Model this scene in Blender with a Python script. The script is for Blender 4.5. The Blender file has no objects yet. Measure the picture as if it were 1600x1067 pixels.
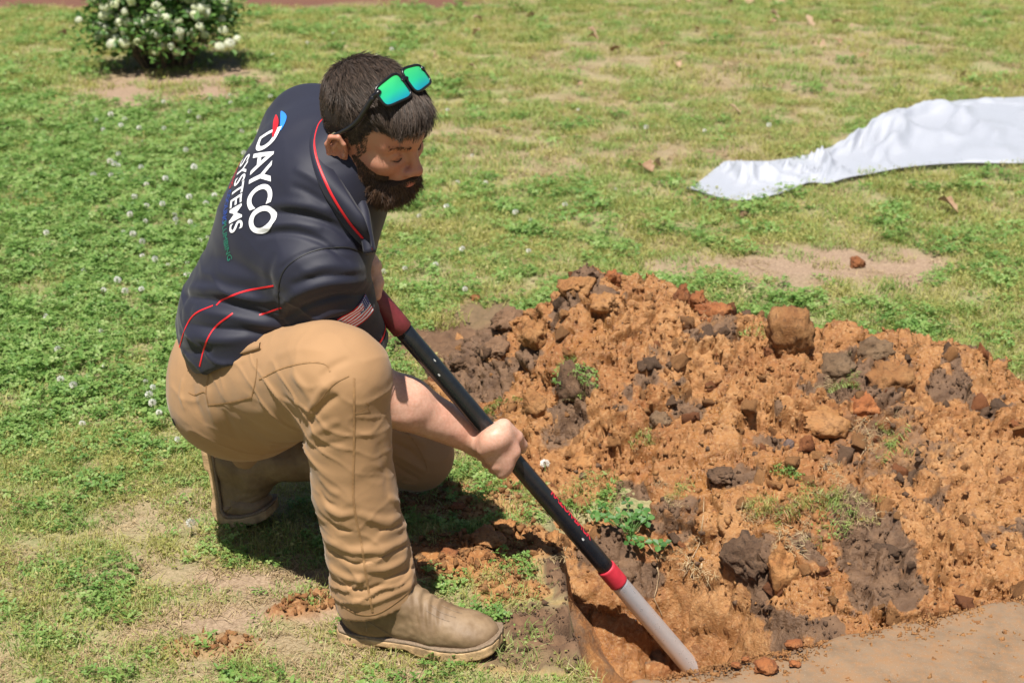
import bpy, bmesh, math, random
import numpy as np
from mathutils import Vector, Matrix
from mathutils.bvhtree import BVHTree

random.seed(7)
RNG = np.random.default_rng(7)
SC = bpy.context.scene
COL = SC.collection
rad = math.radians

# ------------------------------------------------------------------ camera, sky, sun, exposure
CAM_H, PITCH, FPX = 1.5, rad(19.5), 2311.0        # focal length in pixels of a 1600 px wide frame
cam_d = bpy.data.cameras.new('camera')
cam = bpy.data.objects.new('camera', cam_d)
COL.objects.link(cam)
cam.location = (0, 0, CAM_H)
cam.rotation_euler = (math.pi / 2 - PITCH, 0, 0)
cam_d.sensor_width = 36.0
cam_d.sensor_fit = 'HORIZONTAL'
cam_d.lens = 36.0 * FPX / 1600.0
cam_d.clip_start, cam_d.clip_end = 0.05, 500
cam_d.dof.use_dof = True
cam_d.dof.focus_distance = 2.85
cam_d.dof.aperture_fstop = 6.3
SC.camera = cam

TO_SUN = Vector((-0.12, -0.42, 1.0)).normalized()
world = bpy.data.worlds.new('World')
SC.world = world
world.use_nodes = True
_nt = world.node_tree
_sky = _nt.nodes.new('ShaderNodeTexSky')
_sky.sky_type = 'NISHITA'
_sky.sun_disc = False
_sky.sun_elevation = math.asin(TO_SUN.z)
_sky.sun_rotation = math.atan2(TO_SUN.x, TO_SUN.y)
_bg = _nt.nodes['Background']
_nt.links.new(_sky.outputs[0], _bg.inputs[0])
_bg.inputs[1].default_value = 0.05
sun_d = bpy.data.lights.new('sun', 'SUN')
sun_d.energy = 5.0
sun_d.angle = rad(0.53)
sun_d.color = (1.0, 0.955, 0.88)
sun = bpy.data.objects.new('sun', sun_d)
COL.objects.link(sun)
sun.location = (0, 0, 6)
sun.rotation_euler = TO_SUN.to_track_quat('Z', 'Y').to_euler()
SC.view_settings.view_transform = 'Standard'
SC.view_settings.look = 'None'
SC.view_settings.gamma = 1.0
SC.view_settings.exposure = 0.62
SC.view_settings.use_curve_mapping = False
SC.render.engine = 'CYCLES'
SC.cycles.use_denoising = True
SC.cycles.max_bounces = 6
SC.cycles.diffuse_bounces = 3
SC.cycles.glossy_bounces = 3
SC.cycles.transparent_max_bounces = 4

# ------------------------------------------------------------------ measuring helpers
_s, _c = math.sin(PITCH), math.cos(PITCH)
def ray(px, py):
    u, v = (px - 800.0) / FPX, (py - 533.0) / FPX
    return np.array([u, _c - v * _s, -_s - v * _c])
def C(px, py, d):                      # point seen at a pixel of the photo, at distance d along the view axis
    return np.array([0, 0, CAM_H]) + ray(px, py) * d
def G(px, py, z=0.0):                  # point of the plane at height z
    r = ray(px, py)
    return np.array([0, 0, CAM_H]) + r * ((z - CAM_H) / r[2])
def AY(px, py, y):                     # point at world depth y
    r = ray(px, py)
    return np.array([0, 0, CAM_H]) + r * (y / r[1])
def unit(v):
    v = np.asarray(v, float)
    return v / np.linalg.norm(v)

# ------------------------------------------------------------------ numpy noise
def _hash(ix, iy, iz, seed):
    n = (ix.astype(np.int64) * 374761393 + iy.astype(np.int64) * 668265263 + iz.astype(np.int64) * 2147483647 + seed * 974711) & 0xFFFFFFFF
    n = ((n ^ (n >> 13)) * 1274126177) & 0xFFFFFFFF
    n = ((n ^ (n >> 16)) * 2246822519) & 0xFFFFFFFF
    return ((n ^ (n >> 15)) & 0xFFFFFF).astype(np.float32) / 16777216.0
def vnoise(p, seed=0):
    p = np.asarray(p, float)
    i = np.floor(p).astype(np.int64)
    f = p - i
    f = f * f * f * (f * (f * 6 - 15) + 10)
    r = 0
    for dx in (0, 1):
        wx = f[:, 0] if dx else 1 - f[:, 0]
        for dy in (0, 1):
            wy = f[:, 1] if dy else 1 - f[:, 1]
            for dz in (0, 1):
                wz = f[:, 2] if dz else 1 - f[:, 2]
                r = r + wx * wy * wz * _hash(i[:, 0] + dx, i[:, 1] + dy, i[:, 2] + dz, seed)
    return r * 2 - 1
def fbm(p, oct=4, seed=0, gain=0.5):
    r, a, p = 0, 1.0, np.asarray(p, float)
    for o in range(oct):
        r = r + a * vnoise(p * 2 ** o + 17.3 * o, seed + o)
        a *= gain
    return r
def worley(p, seed=0):
    p = np.asarray(p, float)
    i = np.floor(p).astype(np.int64)
    best = np.full(len(p), 9.0)
    for dx in (-1, 0, 1):
        for dy in (-1, 0, 1):
            for dz in (-1, 0, 1):
                c = i + np.array([dx, dy, dz])
                q = np.stack([_hash(c[:, 0], c[:, 1], c[:, 2], seed + s) for s in (1, 2, 3)], 1) + c
                best = np.minimum(best, ((p - q) ** 2).sum(1))
    return np.sqrt(best)
def cells(p, seed=0):                       # distance to the nearest cell point and that cell's random number
    p = np.asarray(p, float)
    i = np.floor(p).astype(np.int64)
    best, rnd = np.full(len(p), 9.0), np.zeros(len(p))
    for dx in (-1, 0, 1):
        for dy in (-1, 0, 1):
            for dz in (-1, 0, 1):
                c = i + np.array([dx, dy, dz])
                h = [_hash(c[:, 0], c[:, 1], c[:, 2], seed + s) for s in (1, 2, 3, 4)]
                d = ((p - c - np.stack(h[:3], 1)) ** 2).sum(1)
                m = d < best
                best[m] = d[m]
                rnd[m] = h[3][m]
    return np.sqrt(best), rnd
def broken(p, seed=0):                      # cells with tilted tops and cracks between them, like broken clay
    p = np.asarray(p, float)
    i = np.floor(p).astype(np.int64)
    f1, f2, h = np.full(len(p), 9.0), np.full(len(p), 9.0), np.zeros(len(p))
    for dx in (-1, 0, 1):
        for dy in (-1, 0, 1):
            for dz in (-1, 0, 1):
                c = i + np.array([dx, dy, dz])
                r = [_hash(c[:, 0], c[:, 1], c[:, 2], seed + s) for s in (1, 2, 3, 4)]
                o = p - c - np.stack(r[:3], 1)
                d = np.sqrt((o ** 2).sum(1))
                m = d < f1
                f2 = np.where(m, f1, np.minimum(f2, d))
                f1 = np.where(m, d, f1)
                tl = (r[3] * 7.0) % 1.0 - 0.5, (r[3] * 29.0) % 1.0 - 0.5, (r[3] * 113.0) % 1.0 - 0.5
                hh = 0.7 * r[3] + 1.5 * (o[:, 0] * tl[0] + o[:, 1] * tl[1] + o[:, 2] * tl[2])
                h = np.where(m, hh, h)
    return h - 0.55 * (1 - sstep(0.0, 0.16, f2 - f1))
def sstep(a, b, x):
    t = np.clip((x - a) / (b - a), 0, 1)
    return t * t * (3 - 2 * t)

# ------------------------------------------------------------------ objects
def tag(o, label=None, cat=None, group=None, kind=None):
    for k, v in (('label', label), ('category', cat), ('group', group), ('kind', kind)):
        if v:
            o[k] = v
    return o
def empty(name, loc):
    o = bpy.data.objects.new(name, None)
    COL.objects.link(o)
    o.location = Vector([float(x) for x in loc])
    o.empty_display_size = 0.1
    return o
def link(name, me, parent=None):
    o = bpy.data.objects.new(name, me)
    COL.objects.link(o)
    if parent is not None:
        o.parent = parent
        pl = parent.location.copy() if parent.parent is None else Vector((0, 0, 0))
        o.matrix_parent_inverse = Matrix.Translation(-pl)
    return o
def mesh(name, v, f, mat=None, smooth=True, attrs=None):
    me = bpy.data.meshes.new(name)
    v = np.asarray(v, np.float32)
    if isinstance(f, np.ndarray):
        n, k = f.shape
        me.vertices.add(len(v))
        me.vertices.foreach_set('co', v.ravel())
        me.loops.add(n * k)
        me.loops.foreach_set('vertex_index', f.astype(np.int32).ravel())
        me.polygons.add(n)
        me.polygons.foreach_set('loop_start', np.arange(0, n * k, k, dtype=np.int32))
        me.polygons.foreach_set('loop_total', np.full(n, k, np.int32))
        me.update(calc_edges=True)
    else:
        me.from_pydata(v.tolist(), [], f)
    me.validate()
    if smooth:
        me.polygons.foreach_set('use_smooth', np.ones(len(me.polygons), bool))
    for nme, a in (attrs or {}).items():
        a = np.asarray(a, np.float32)
        if a.ndim == 1:
            me.attributes.new(nme, 'FLOAT', 'POINT').data.foreach_set('value', a)
        else:
            me.attributes.new(nme, 'FLOAT_COLOR', 'POINT').data.foreach_set('color', np.concatenate([a, np.ones((len(a), 1), np.float32)], 1).ravel())
    if mat is not None:
        me.materials.append(mat)
    me.update()
    return me
def obj(name, v, f, mat, parent=None, smooth=True, attrs=None):
    return link(name, mesh(name, v, f, mat, smooth, attrs), parent)
def vnormals(v, f):
    n = np.zeros_like(v)
    k = f.shape[1]
    fn = np.cross(v[f[:, 2]] - v[f[:, 0]], v[f[:, 3 if k == 4 else 1]] - v[f[:, 1 if k == 4 else 0]])
    if k == 3:
        fn = np.cross(v[f[:, 1]] - v[f[:, 0]], v[f[:, 2]] - v[f[:, 0]])
    for j in range(k):
        for a in range(3):
            n[:, a] += np.bincount(f[:, j], fn[:, a], len(v))
    return n / (np.linalg.norm(n, axis=1, keepdims=True) + 1e-12)
def relax(v, f, it=2, w=0.5):
    e = np.concatenate([f[:, [i, (i + 1) % f.shape[1]]] for i in range(f.shape[1])])
    e = np.concatenate([e, e[:, ::-1]])
    cnt = np.bincount(e[:, 0], minlength=len(v))[:, None] + 1e-9
    for _ in range(it):
        s = np.stack([np.bincount(e[:, 0], v[e[:, 1], a], len(v)) for a in range(3)], 1)
        v = v * (1 - w) + w * s / cnt
    return v
def tube(pts, radii, n=10, cap=True, up=(0, 0, 1)):
    pts = np.asarray(pts, float)
    m = len(pts)
    radii = np.broadcast_to(np.asarray(radii, float), (m,))
    tg = np.gradient(pts, axis=0)
    tg /= np.linalg.norm(tg, axis=1, keepdims=True)
    a = np.cross(tg[0], up)
    if np.linalg.norm(a) < 1e-3:
        a = np.cross(tg[0], (1, 0, 0))
    V = []
    for i in range(m):
        a = a - tg[i] * a.dot(tg[i])
        a = unit(a)
        b = np.cross(tg[i], a)
        th = np.arange(n) * 2 * np.pi / n
        V.append(pts[i] + radii[i] * (np.cos(th)[:, None] * a + np.sin(th)[:, None] * b))
    V = np.concatenate(V)
    F = []
    for i in range(m - 1):
        for j in range(n):
            k = (j + 1) % n
            F.append((i * n + j, i * n + k, (i + 1) * n + k, (i + 1) * n + j))
    if cap:
        F.append(tuple(range(n - 1, -1, -1)))
        F.append(tuple((m - 1) * n + j for j in range(n)))
    return V, F
def bez(p, n=12):                         # Catmull-Rom through the points
    p = np.asarray(p, float)
    q = np.concatenate([[2 * p[0] - p[1]], p, [2 * p[-1] - p[-2]]])
    out = []
    for i in range(len(p) - 1):
        a, b, c, d = q[i:i + 4]
        for t in np.linspace(0, 1, n, endpoint=False):
            out.append(0.5 * (2 * b + (c - a) * t + (2 * a - 5 * b + 4 * c - d) * t * t + (3 * b - a - 3 * c + d) * t ** 3))
    out.append(p[-1])
    return np.array(out)
class Bag:                                # collects pieces into one mesh
    def __init__(s):
        s.v, s.f, s.n = [], [], 0
    def add(s, v, f):
        s.v.append(np.asarray(v, float))
        s.f += [tuple(int(i) + s.n for i in q) for q in f]
        s.n += len(v)
    def obj(s, name, mat, parent=None, smooth=True):
        return obj(name, np.concatenate(s.v), s.f, mat, parent, smooth)

# ------------------------------------------------------------------ materials
class NT:
    def __init__(s, name):
        s.m = bpy.data.materials.new(name)
        s.m.use_nodes = True
        s.t = s.m.node_tree
        s.b = s.t.nodes['Principled BSDF']
    def n(s, ty, **kw):
        x = s.t.nodes.new('ShaderNode' + ty)
        for k, v in kw.items():
            if k in x.inputs and not hasattr(x, k):
                x.inputs[k].default_value = v
            else:
                setattr(x, k, v)
        return x
    def L(s, a, b):
        s.t.links.new(a, b)
    def coord(s, sx=1, sy=1, sz=1, kind='Object'):
        tc = s.n('TexCoord')
        mp = s.n('Mapping')
        mp.inputs['Scale'].default_value = (sx, sy, sz)
        s.L(tc.outputs[kind], mp.inputs['Vector'])
        return mp.outputs[0]
    def noise(s, vec, scale, detail=4, rough=0.55, dist=0.0):
        x = s.n('TexNoise')
        x.inputs['Scale'].default_value = scale
        x.inputs['Detail'].default_value = detail
        x.inputs['Roughness'].default_value = rough
        x.inputs['Distortion'].default_value = dist
        s.L(vec, x.inputs['Vector'])
        return x.outputs['Fac']
    def ramp(s, fac, stops, interp='LINEAR'):
        x = s.n('ValToRGB')
        x.color_ramp.interpolation = interp
        e = x.color_ramp.elements
        while len(e) < len(stops):
            e.new(0.5)
        for q, (p, c) in zip(e, stops):
            q.position = p
            q.color = (*c, 1) if len(c) == 3 else c
        s.L(fac, x.inputs[0])
        return x.outputs[0]
    def mix(s, fac, a, b, mode='MIX'):
        x = s.n('Mix', data_type='RGBA', blend_type=mode)
        for sock, val in ((x.inputs[0], fac), (x.inputs[6], a), (x.inputs[7], b)):
            if isinstance(val, (int, float)):
                sock.default_value = val
            elif isinstance(val, tuple):
                sock.default_value = (*val, 1)
            else:
                s.L(val, sock)
        return x.outputs[2]
    def math(s, op, a, b=0.0, clamp=False):
        x = s.n('Math', operation=op, use_clamp=clamp)
        for sock, val in ((x.inputs[0], a), (x.inputs[1], b)):
            if isinstance(val, (int, float)):
                sock.default_value = val
            else:
                s.L(val, sock)
        return x.outputs[0]
    def attr(s, name, out='Fac'):
        x = s.n('Attribute', attribute_name=name)
        return x.outputs[out]
    def bump(s, h, strength=0.3, dist=0.01, chain=None):
        x = s.n('Bump')
        x.inputs['Strength'].default_value = strength
        x.inputs['Distance'].default_value = dist
        s.L(h, x.inputs['Height'])
        if chain is not None:
            s.L(chain, x.inputs['Normal'])
        s.L(x.outputs[0], s.b.inputs['Normal'])
        return x.outputs[0]
    def set(s, **kw):
        for k, v in kw.items():
            sock = s.b.inputs[k.replace('_', ' ')]
            if hasattr(v, 'is_linked'):
                s.L(v, sock)
            elif isinstance(v, tuple):
                sock.default_value = (*v, 1) if len(v) == 3 and sock.type == 'RGBA' else v
            else:
                sock.default_value = v
        return s
def simple(name, col, rough=0.6, var=0.25, scale=30, bump=0.0, bscale=200, bdist=0.002, metallic=0.0, **kw):
    m = NT(name)
    c = m.coord()
    f = m.noise(c, scale, 5)
    dark = tuple(x * (1 - var) for x in col)
    lite = tuple(min(1, x * (1 + var)) for x in col)
    m.set(Base_Color=m.ramp(f, [(0.3, dark), (0.7, lite)]), Roughness=rough, Metallic=metallic)
    if bump:
        m.bump(m.noise(c, bscale, 3), bump, bdist)
    m.set(**kw)
    return m.m
# ------------------------------------------------------------------ implicit modelling: fields of blended shapes turned into meshes
def smin(a, b, k):
    if k <= 0:
        return np.minimum(a, b)
    h = np.clip(0.5 + 0.5 * (b - a) / k, 0, 1)
    return b + (a - b) * h - k * h * (1 - h)
class Fld:
    def __init__(s, lo, hi, h):
        s.lo, s.h = np.asarray(lo, float), h
        s.n = np.ceil((np.asarray(hi, float) - s.lo) / h).astype(int) + 1
        s.ax = [(s.lo[i] + h * np.arange(s.n[i])).astype(np.float32) for i in range(3)]
        s.d = np.full(tuple(s.n), 0.5, np.float32)
    def _blk(s, lo, hi, pad):
        a = np.clip(np.floor((np.asarray(lo) - pad - s.lo) / s.h).astype(int), 0, s.n)
        b = np.clip(np.ceil((np.asarray(hi) + pad - s.lo) / s.h).astype(int) + 1, 0, s.n)
        sl = tuple(slice(a[i], b[i]) for i in range(3))
        return sl, s.ax[0][sl[0]][:, None, None], s.ax[1][sl[1]][None, :, None], s.ax[2][sl[2]][None, None, :]
    def _put(s, sl, dn, k, cut):
        if dn.size == 0:
            return
        s.d[sl] = -smin(-s.d[sl], dn, k) if cut else smin(s.d[sl], dn, k)
    def cap(s, a, b, ra, rb=None, k=0.02, w=None, fl=1.0, cut=False):
        a, b = np.asarray(a, float), np.asarray(b, float)
        rb = ra if rb is None else rb
        R = max(ra, rb) * max(1, fl)
        sl, X, Y, Z = s._blk(np.minimum(a, b) - R, np.maximum(a, b) + R, k + 4 * s.h)
        ab = b - a
        L2 = max(ab.dot(ab), 1e-12)
        qx, qy, qz = X - a[0], Y - a[1], Z - a[2]
        t = np.clip((qx * ab[0] + qy * ab[1] + qz * ab[2]) / L2, 0, 1)
        qx, qy, qz = qx - t * ab[0], qy - t * ab[1], qz - t * ab[2]
        q2 = qx * qx + qy * qy + qz * qz
        if w is not None:
            w = unit(w)
            qw = qx * w[0] + qy * w[1] + qz * w[2]
            q2 = q2 - qw * qw * (1 - 1 / fl ** 2)
        s._put(sl, np.sqrt(np.maximum(q2, 0)) - (ra + (rb - ra) * t), k, cut)
    def chain(s, pts, rs, k=0.02, **kw):
        for i in range(len(pts) - 1):
            s.cap(pts[i], pts[i + 1], rs[i], rs[i + 1], k, **kw)
    def ell(s, c, r, axes=None, k=0.02, cut=False):
        c, r = np.asarray(c, float), np.asarray(r, float)
        A = np.eye(3) if axes is None else np.asarray([unit(x) for x in axes])
        R = r.max()
        sl, X, Y, Z = s._blk(c - R, c + R, k + 4 * s.h)
        qx, qy, qz = X - c[0], Y - c[1], Z - c[2]
        k0 = k1 = 0
        for i in range(3):
            e = A[i, 0] * qx + A[i, 1] * qy + A[i, 2] * qz
            k0 = k0 + (e / r[i]) ** 2
            k1 = k1 + (e / r[i] ** 2) ** 2
        k0, k1 = np.sqrt(k0), np.sqrt(k1) + 1e-9
        s._put(sl, k0 * (k0 - 1) / k1, k, cut)
    def plane(s, p, n, lo=None, hi=None, k=0.0):        # removes what lies on the side n points to
        n = unit(n)
        sl, X, Y, Z = s._blk(s.lo if lo is None else lo, s.lo + s.h * s.n if hi is None else hi, 0)
        dn = n[0] * (X - p[0]) + n[1] * (Y - p[1]) + n[2] * (Z - p[2])
        s.d[sl] = -smin(-s.d[sl], -(dn + 0 * s.d[sl]), k)
    def fn(s, func, k=0.0, cut=False):
        sl, X, Y, Z = s._blk(s.lo, s.lo + s.h * s.n, 0)
        s._put(sl, func(X, Y, Z) + 0 * s.d, k, cut)
    def mesh(s):
        d = s.d
        for a in range(3):                                # close at the border
            sl = [slice(None)] * 3
            for e in (0, -1):
                sl[a] = e
                d[tuple(sl)] = np.maximum(d[tuple(sl)], 1e-4)
        ins = d < 0
        cnt = np.zeros(tuple(np.array(d.shape) - 1), np.uint8)
        for i in (0, 1):
            for j in (0, 1):
                for k in (0, 1):
                    cnt += ins[i:d.shape[0] - 1 + i, j:d.shape[1] - 1 + j, k:d.shape[2] - 1 + k]
        act = (cnt > 0) & (cnt < 8)
        idx = np.full(act.shape, -1, np.int32)
        I = np.argwhere(act)
        idx[act] = np.arange(len(I))
        cs = [(i, j, k) for i in (0, 1) for j in (0, 1) for k in (0, 1)]
        val = {c: d[I[:, 0] + c[0], I[:, 1] + c[1], I[:, 2] + c[2]] for c in cs}
        acc, num = np.zeros((len(I), 3)), np.zeros(len(I))
        for c in cs:
            for a in range(3):
                if c[a] == 0:
                    e = list(c)
                    e[a] = 1
                    va, vb = val[c], val[tuple(e)]
                    m = (va < 0) != (vb < 0)
                    t = va[m] / (va[m] - vb[m])
                    p = np.tile(np.array(c, float), (m.sum(), 1))
                    p[:, a] = t
                    acc[m] += p
                    num[m] += 1
        v = s.lo + s.h * (I + acc / num[:, None])
        F = []
        for a in range(3):
            b, c = (a + 1) % 3, (a + 2) % 3
            lo_ = [slice(None)] * 3
            hi_ = [slice(None)] * 3
            lo_[a], hi_[a] = slice(0, -1), slice(1, None)
            x = ins[tuple(lo_)] != ins[tuple(hi_)]
            E_ = np.argwhere(x)
            E_ = E_[(E_[:, b] > 0) & (E_[:, c] > 0) & (E_[:, b] < d.shape[b] - 1) & (E_[:, c] < d.shape[c] - 1)]
            q = []
            for ob, oc in ((-1, -1), (0, -1), (0, 0), (-1, 0)):
                e = E_.copy()
                e[:, b] += ob
                e[:, c] += oc
                q.append(idx[e[:, 0], e[:, 1], e[:, 2]])
            q = np.stack(q, 1)
            flip = ~ins[E_[:, 0], E_[:, 1], E_[:, 2]]
            q[flip] = q[flip][:, ::-1]
            F.append(q)
        return v, np.concatenate(F)
def frame(o, x, y, z):                                    # local -> world for vertices
    M = np.stack([x, y, z], 1)
    return lambda v: v @ M.T + o
def bvh_of(v, f):
    return BVHTree.FromPolygons([tuple(p) for p in v], [tuple(q) for q in f.tolist()])
def cast(bvh, px, py):
    loc, nor, i, dist = bvh.ray_cast(Vector((0, 0, CAM_H)), Vector(ray(px, py)).normalized())
    return (None, None) if loc is None else (np.array(loc), np.array(nor))
def seen_line(bvh, pts, n=10, off=0.0):                   # a drawn line laid on a surface
    out, nn = [], []
    for q in bez(pts, n):
        p, m = cast(bvh, q[0], q[1])
        if p is not None:
            if np.dot(m, p - np.array([0, 0, CAM_H])) > 0:
                m = -m
            out.append(p + m * off)
            nn.append(m)
    out, nn = np.array(out), np.array(nn)
    if len(out) > 2:                                      # stop where the surface jumps away
        j = np.linalg.norm(np.diff(out, axis=0), axis=1)
        bad = np.where(j > max(0.02, 5 * np.median(j)))[0]
        if len(bad):
            e = np.concatenate([[-1], bad, [len(out) - 1]])
            i = int(np.argmax(np.diff(e)))
            out, nn = out[e[i] + 1:e[i + 1] + 1], nn[e[i] + 1:e[i + 1] + 1]
    return out, nn
def dist_poly(v, pts):
    best = np.full(len(v), 9.0)
    tb = np.zeros(len(v))
    n = len(pts) - 1
    for i in range(n):
        a, ab = pts[i], pts[i + 1] - pts[i]
        t = np.clip(((v - a) @ ab) / max(ab @ ab, 1e-12), 0, 1)
        d = np.linalg.norm(v - a - t[:, None] * ab, axis=1)
        m = d < best
        best[m] = d[m]
        tb[m] = (i + t[m]) / n
    return best, tb
def folds(v, f, lst, bvh=None):                           # lst: (pixel polyline, width, height); ridges and creases in cloth
    bvh = bvh or bvh_of(v, f)
    nrm = vnormals(v, f)
    disp = np.zeros(len(v))
    for pts, w, amp in lst:
        L, _ = seen_line(bvh, pts, 6)
        if len(L) < 2:
            continue
        lo, hi = L.min(0) - 3 * w, L.max(0) + 3 * w
        m = np.where(((v > lo) & (v < hi)).all(1))[0]
        r, t = dist_poly(v[m], L)
        tp = np.sqrt(np.clip(4 * t * (1 - t), 0, 1)) * 0.85 + 0.15
        disp[m] += amp * np.exp(-(r / w) ** 2) * tp
    return v + nrm * disp[:, None]
def ribbon(L, N, half, lift=0.001):                       # flat strip along a surface line
    tg = np.gradient(L, axis=0)
    tg /= np.linalg.norm(tg, axis=1, keepdims=True) + 1e-9
    sd = np.cross(N, tg)
    sd /= np.linalg.norm(sd, axis=1, keepdims=True) + 1e-9
    half = np.broadcast_to(half, (len(L),))[:, None]
    v = np.concatenate([L + N * lift - sd * half, L + N * (lift * 1.5), L + N * lift + sd * half])
    n = len(L)
    F = [(j * n + i, j * n + i + 1, (j + 1) * n + i + 1, (j + 1) * n + i) for j in (0, 1) for i in range(n - 1)]
    return v, F
# ================================================================== the ground, the hole and the slab
SLAB0, SLAB1 = G(985, 1066)[:2], G(1369, 981)[:2]
SDIR = unit(SLAB1 - SLAB0)
SNRM = np.array([-SDIR[1], SDIR[0]])                        # away from the camera
HL0, HL1 = G(866, 832)[:2], G(902, 1064)[:2]                # left lip of the hole
CLAY = [(742, 870, 0.15, 0.13, 1.0), (690, 880, 0.07, 0.06, 0.8), (800, 850, 0.11, 0.11, 1.0), (800, 925, 0.10, 0.07, 0.9), (700, 775, 0.16, 0.08, 0.75), (455, 955, 0.06, 0.05, 0.9), (520, 940, 0.07, 0.04, 0.8),
        (330, 1010, 0.10, 0.05, 0.5), (780, 790, 0.12, 0.06, 0.7)]
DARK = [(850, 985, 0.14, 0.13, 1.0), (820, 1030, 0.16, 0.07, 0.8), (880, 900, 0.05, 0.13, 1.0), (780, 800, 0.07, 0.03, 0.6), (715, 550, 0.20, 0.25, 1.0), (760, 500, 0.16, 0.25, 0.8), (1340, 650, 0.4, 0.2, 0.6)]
BARE = [(1300, 420, 0.42, 0.28, 1.0), (1230, 435, 0.25, 0.2, 0.8), (265, 130, 0.55, 1.0, 1.0), (1085, 415, 0.3, 0.2, 0.7), (400, 905, 0.16, 0.08, 0.9), (480, 950, 0.14, 0.08, 0.9), (350, 960, 0.15, 0.07, 0.9), (430, 930, 0.1, 0.06, 0.9),
        (250, 985, 0.08, 0.06, 0.7), (560, 1030, 0.16, 0.05, 0.6), (900, 90, 0.6, 0.8, 0.4), (1200, 110, 0.8, 0.9, 0.5), (360, 640, 0.2, 0.1, 0.4), (660, 1030, 0.2, 0.05, 0.5), (1080, 240, 0.35, 0.25, 0.6), (760, 210, 0.4, 0.4, 0.4), (330, 800, 0.25, 0.12, 0.5), (1330, 60, 0.8, 1.0, 0.5), (300, 905, 0.14, 0.07, 0.5), (430, 1005, 0.16, 0.06, 0.55), (270, 1040, 0.12, 0.05, 0.5), (590, 1055, 0.16, 0.05, 0.5), (250, 880, 0.12, 0.08, 0.45), (700, 700, 0.2, 0.1, 0.3), (1000, 160, 0.6, 0.5, 0.35), (850, 250, 0.5, 0.35, 0.4)]
def blobs(x, y, lst, warp):
    r = np.zeros_like(x)
    for px, py, rx_, ry_, a in lst:
        c = G(px, py)
        q = np.sqrt(((x - c[0]) / rx_) ** 2 + ((y - c[1]) / ry_) ** 2) + warp
        r = np.maximum(r, a * sstep(1.15, 0.75, q))
    return r
def hole_depth(x, y):
    t = np.clip((y - HL1[1]) / (HL0[1] - HL1[1]), -0.5, 1.5)
    xl = HL1[0] + (HL0[0] - HL1[0]) * t
    wob = 0.022 * fbm(np.stack([x * 11, y * 11, 0 * x], 1), 3, 3)
    a = np.clip((x - xl + wob) / 0.20, 0, 1) ** 0.9
    a = 0.25 * sstep(0, 0.02, x - xl + wob) + 0.75 * a
    far = sstep(3.12, 2.93, y + 0.10 * (x - 0.2) + wob)
    sd = (x - SLAB0[0]) * SNRM[0] + (y - SLAB0[1]) * SNRM[1]
    near = sstep(-0.06, -0.015, sd)
    right = sstep(1.5, 0.9, x)
    return 0.40 * a * far * near * right
def masks(x, y):
    w = 0.28 * fbm(np.stack([x * 6, y * 6, 0 * x], 1), 4, 40)
    hd = hole_depth(x, y)
    clay = np.maximum(blobs(x, y, CLAY, w), sstep(0.03, 0.12, hd))
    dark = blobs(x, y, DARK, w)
    bare = blobs(x, y, BARE, w)
    return clay, dark, bare, hd
def ground_z(x, y):
    x, y = np.atleast_1d(np.asarray(x, float)), np.atleast_1d(np.asarray(y, float))
    clay, dark, bare, hd = masks(x, y)
    p = np.stack([x, y, 0 * x], 1)
    z = 0.012 * fbm(p * 1.7, 3, 50) * sstep(2.2, 3.2, y) + 0.005 * fbm(p * 14, 3, 52)
    soil = np.maximum(clay, dark)
    z = z + soil * (0.016 * (0.6 - worley(p * 24, 7)) + 0.013 * fbm(p * 48, 2, 54) + 0.010) * (1 - sstep(0.05, 0.2, hd) * 0.55)
    sd = (x - SLAB0[0]) * SNRM[0] + (y - SLAB0[1]) * SNRM[1]
    z = np.where((sd < 0.0) & (x > SLAB0[0] - 0.1), z - 0.03, z)
    return z - hd
def axis(fine0, fine1, fs, mid0, mid1, ms, far0, far1):
    a = np.arange(fine0, fine1, fs)
    b = np.concatenate([np.arange(mid0, fine0, ms), a, np.arange(fine1, mid1, ms)])
    lo = mid0 - np.geomspace(0.3, mid0 - far0, 16)[::-1]
    hi = mid1 + np.geomspace(0.3, far1 - mid1, 16)
    return np.concatenate([lo, b, hi])
gx = axis(-1.25, 1.6, 0.0125, -4.0, 4.5, 0.08, -90, 90)
gy = axis(2.2, 4.4, 0.0125, 0.5, 15.0, 0.10, -20, 200)
GX, GY = np.meshgrid(gx, gy, indexing='ij')
fx_, fy_ = GX.ravel(), GY.ravel()
cl_, dk_, ba_, hd_ = masks(fx_, fy_)
gz = ground_z(fx_, fy_)
nx_, ny_ = GX.shape
ii = np.arange(nx_ * ny_).reshape(nx_, ny_)
gf = np.stack([ii[:-1, :-1], ii[1:, :-1], ii[1:, 1:], ii[:-1, 1:]], -1).reshape(-1, 4)
mulch = sstep(12.2, 12.9, fy_ + 0.35 * vnoise(np.stack([fx_ * 1.5, fy_, 0 * fx_], 1), 9)) * sstep(0.2, -0.6, fx_)

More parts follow.
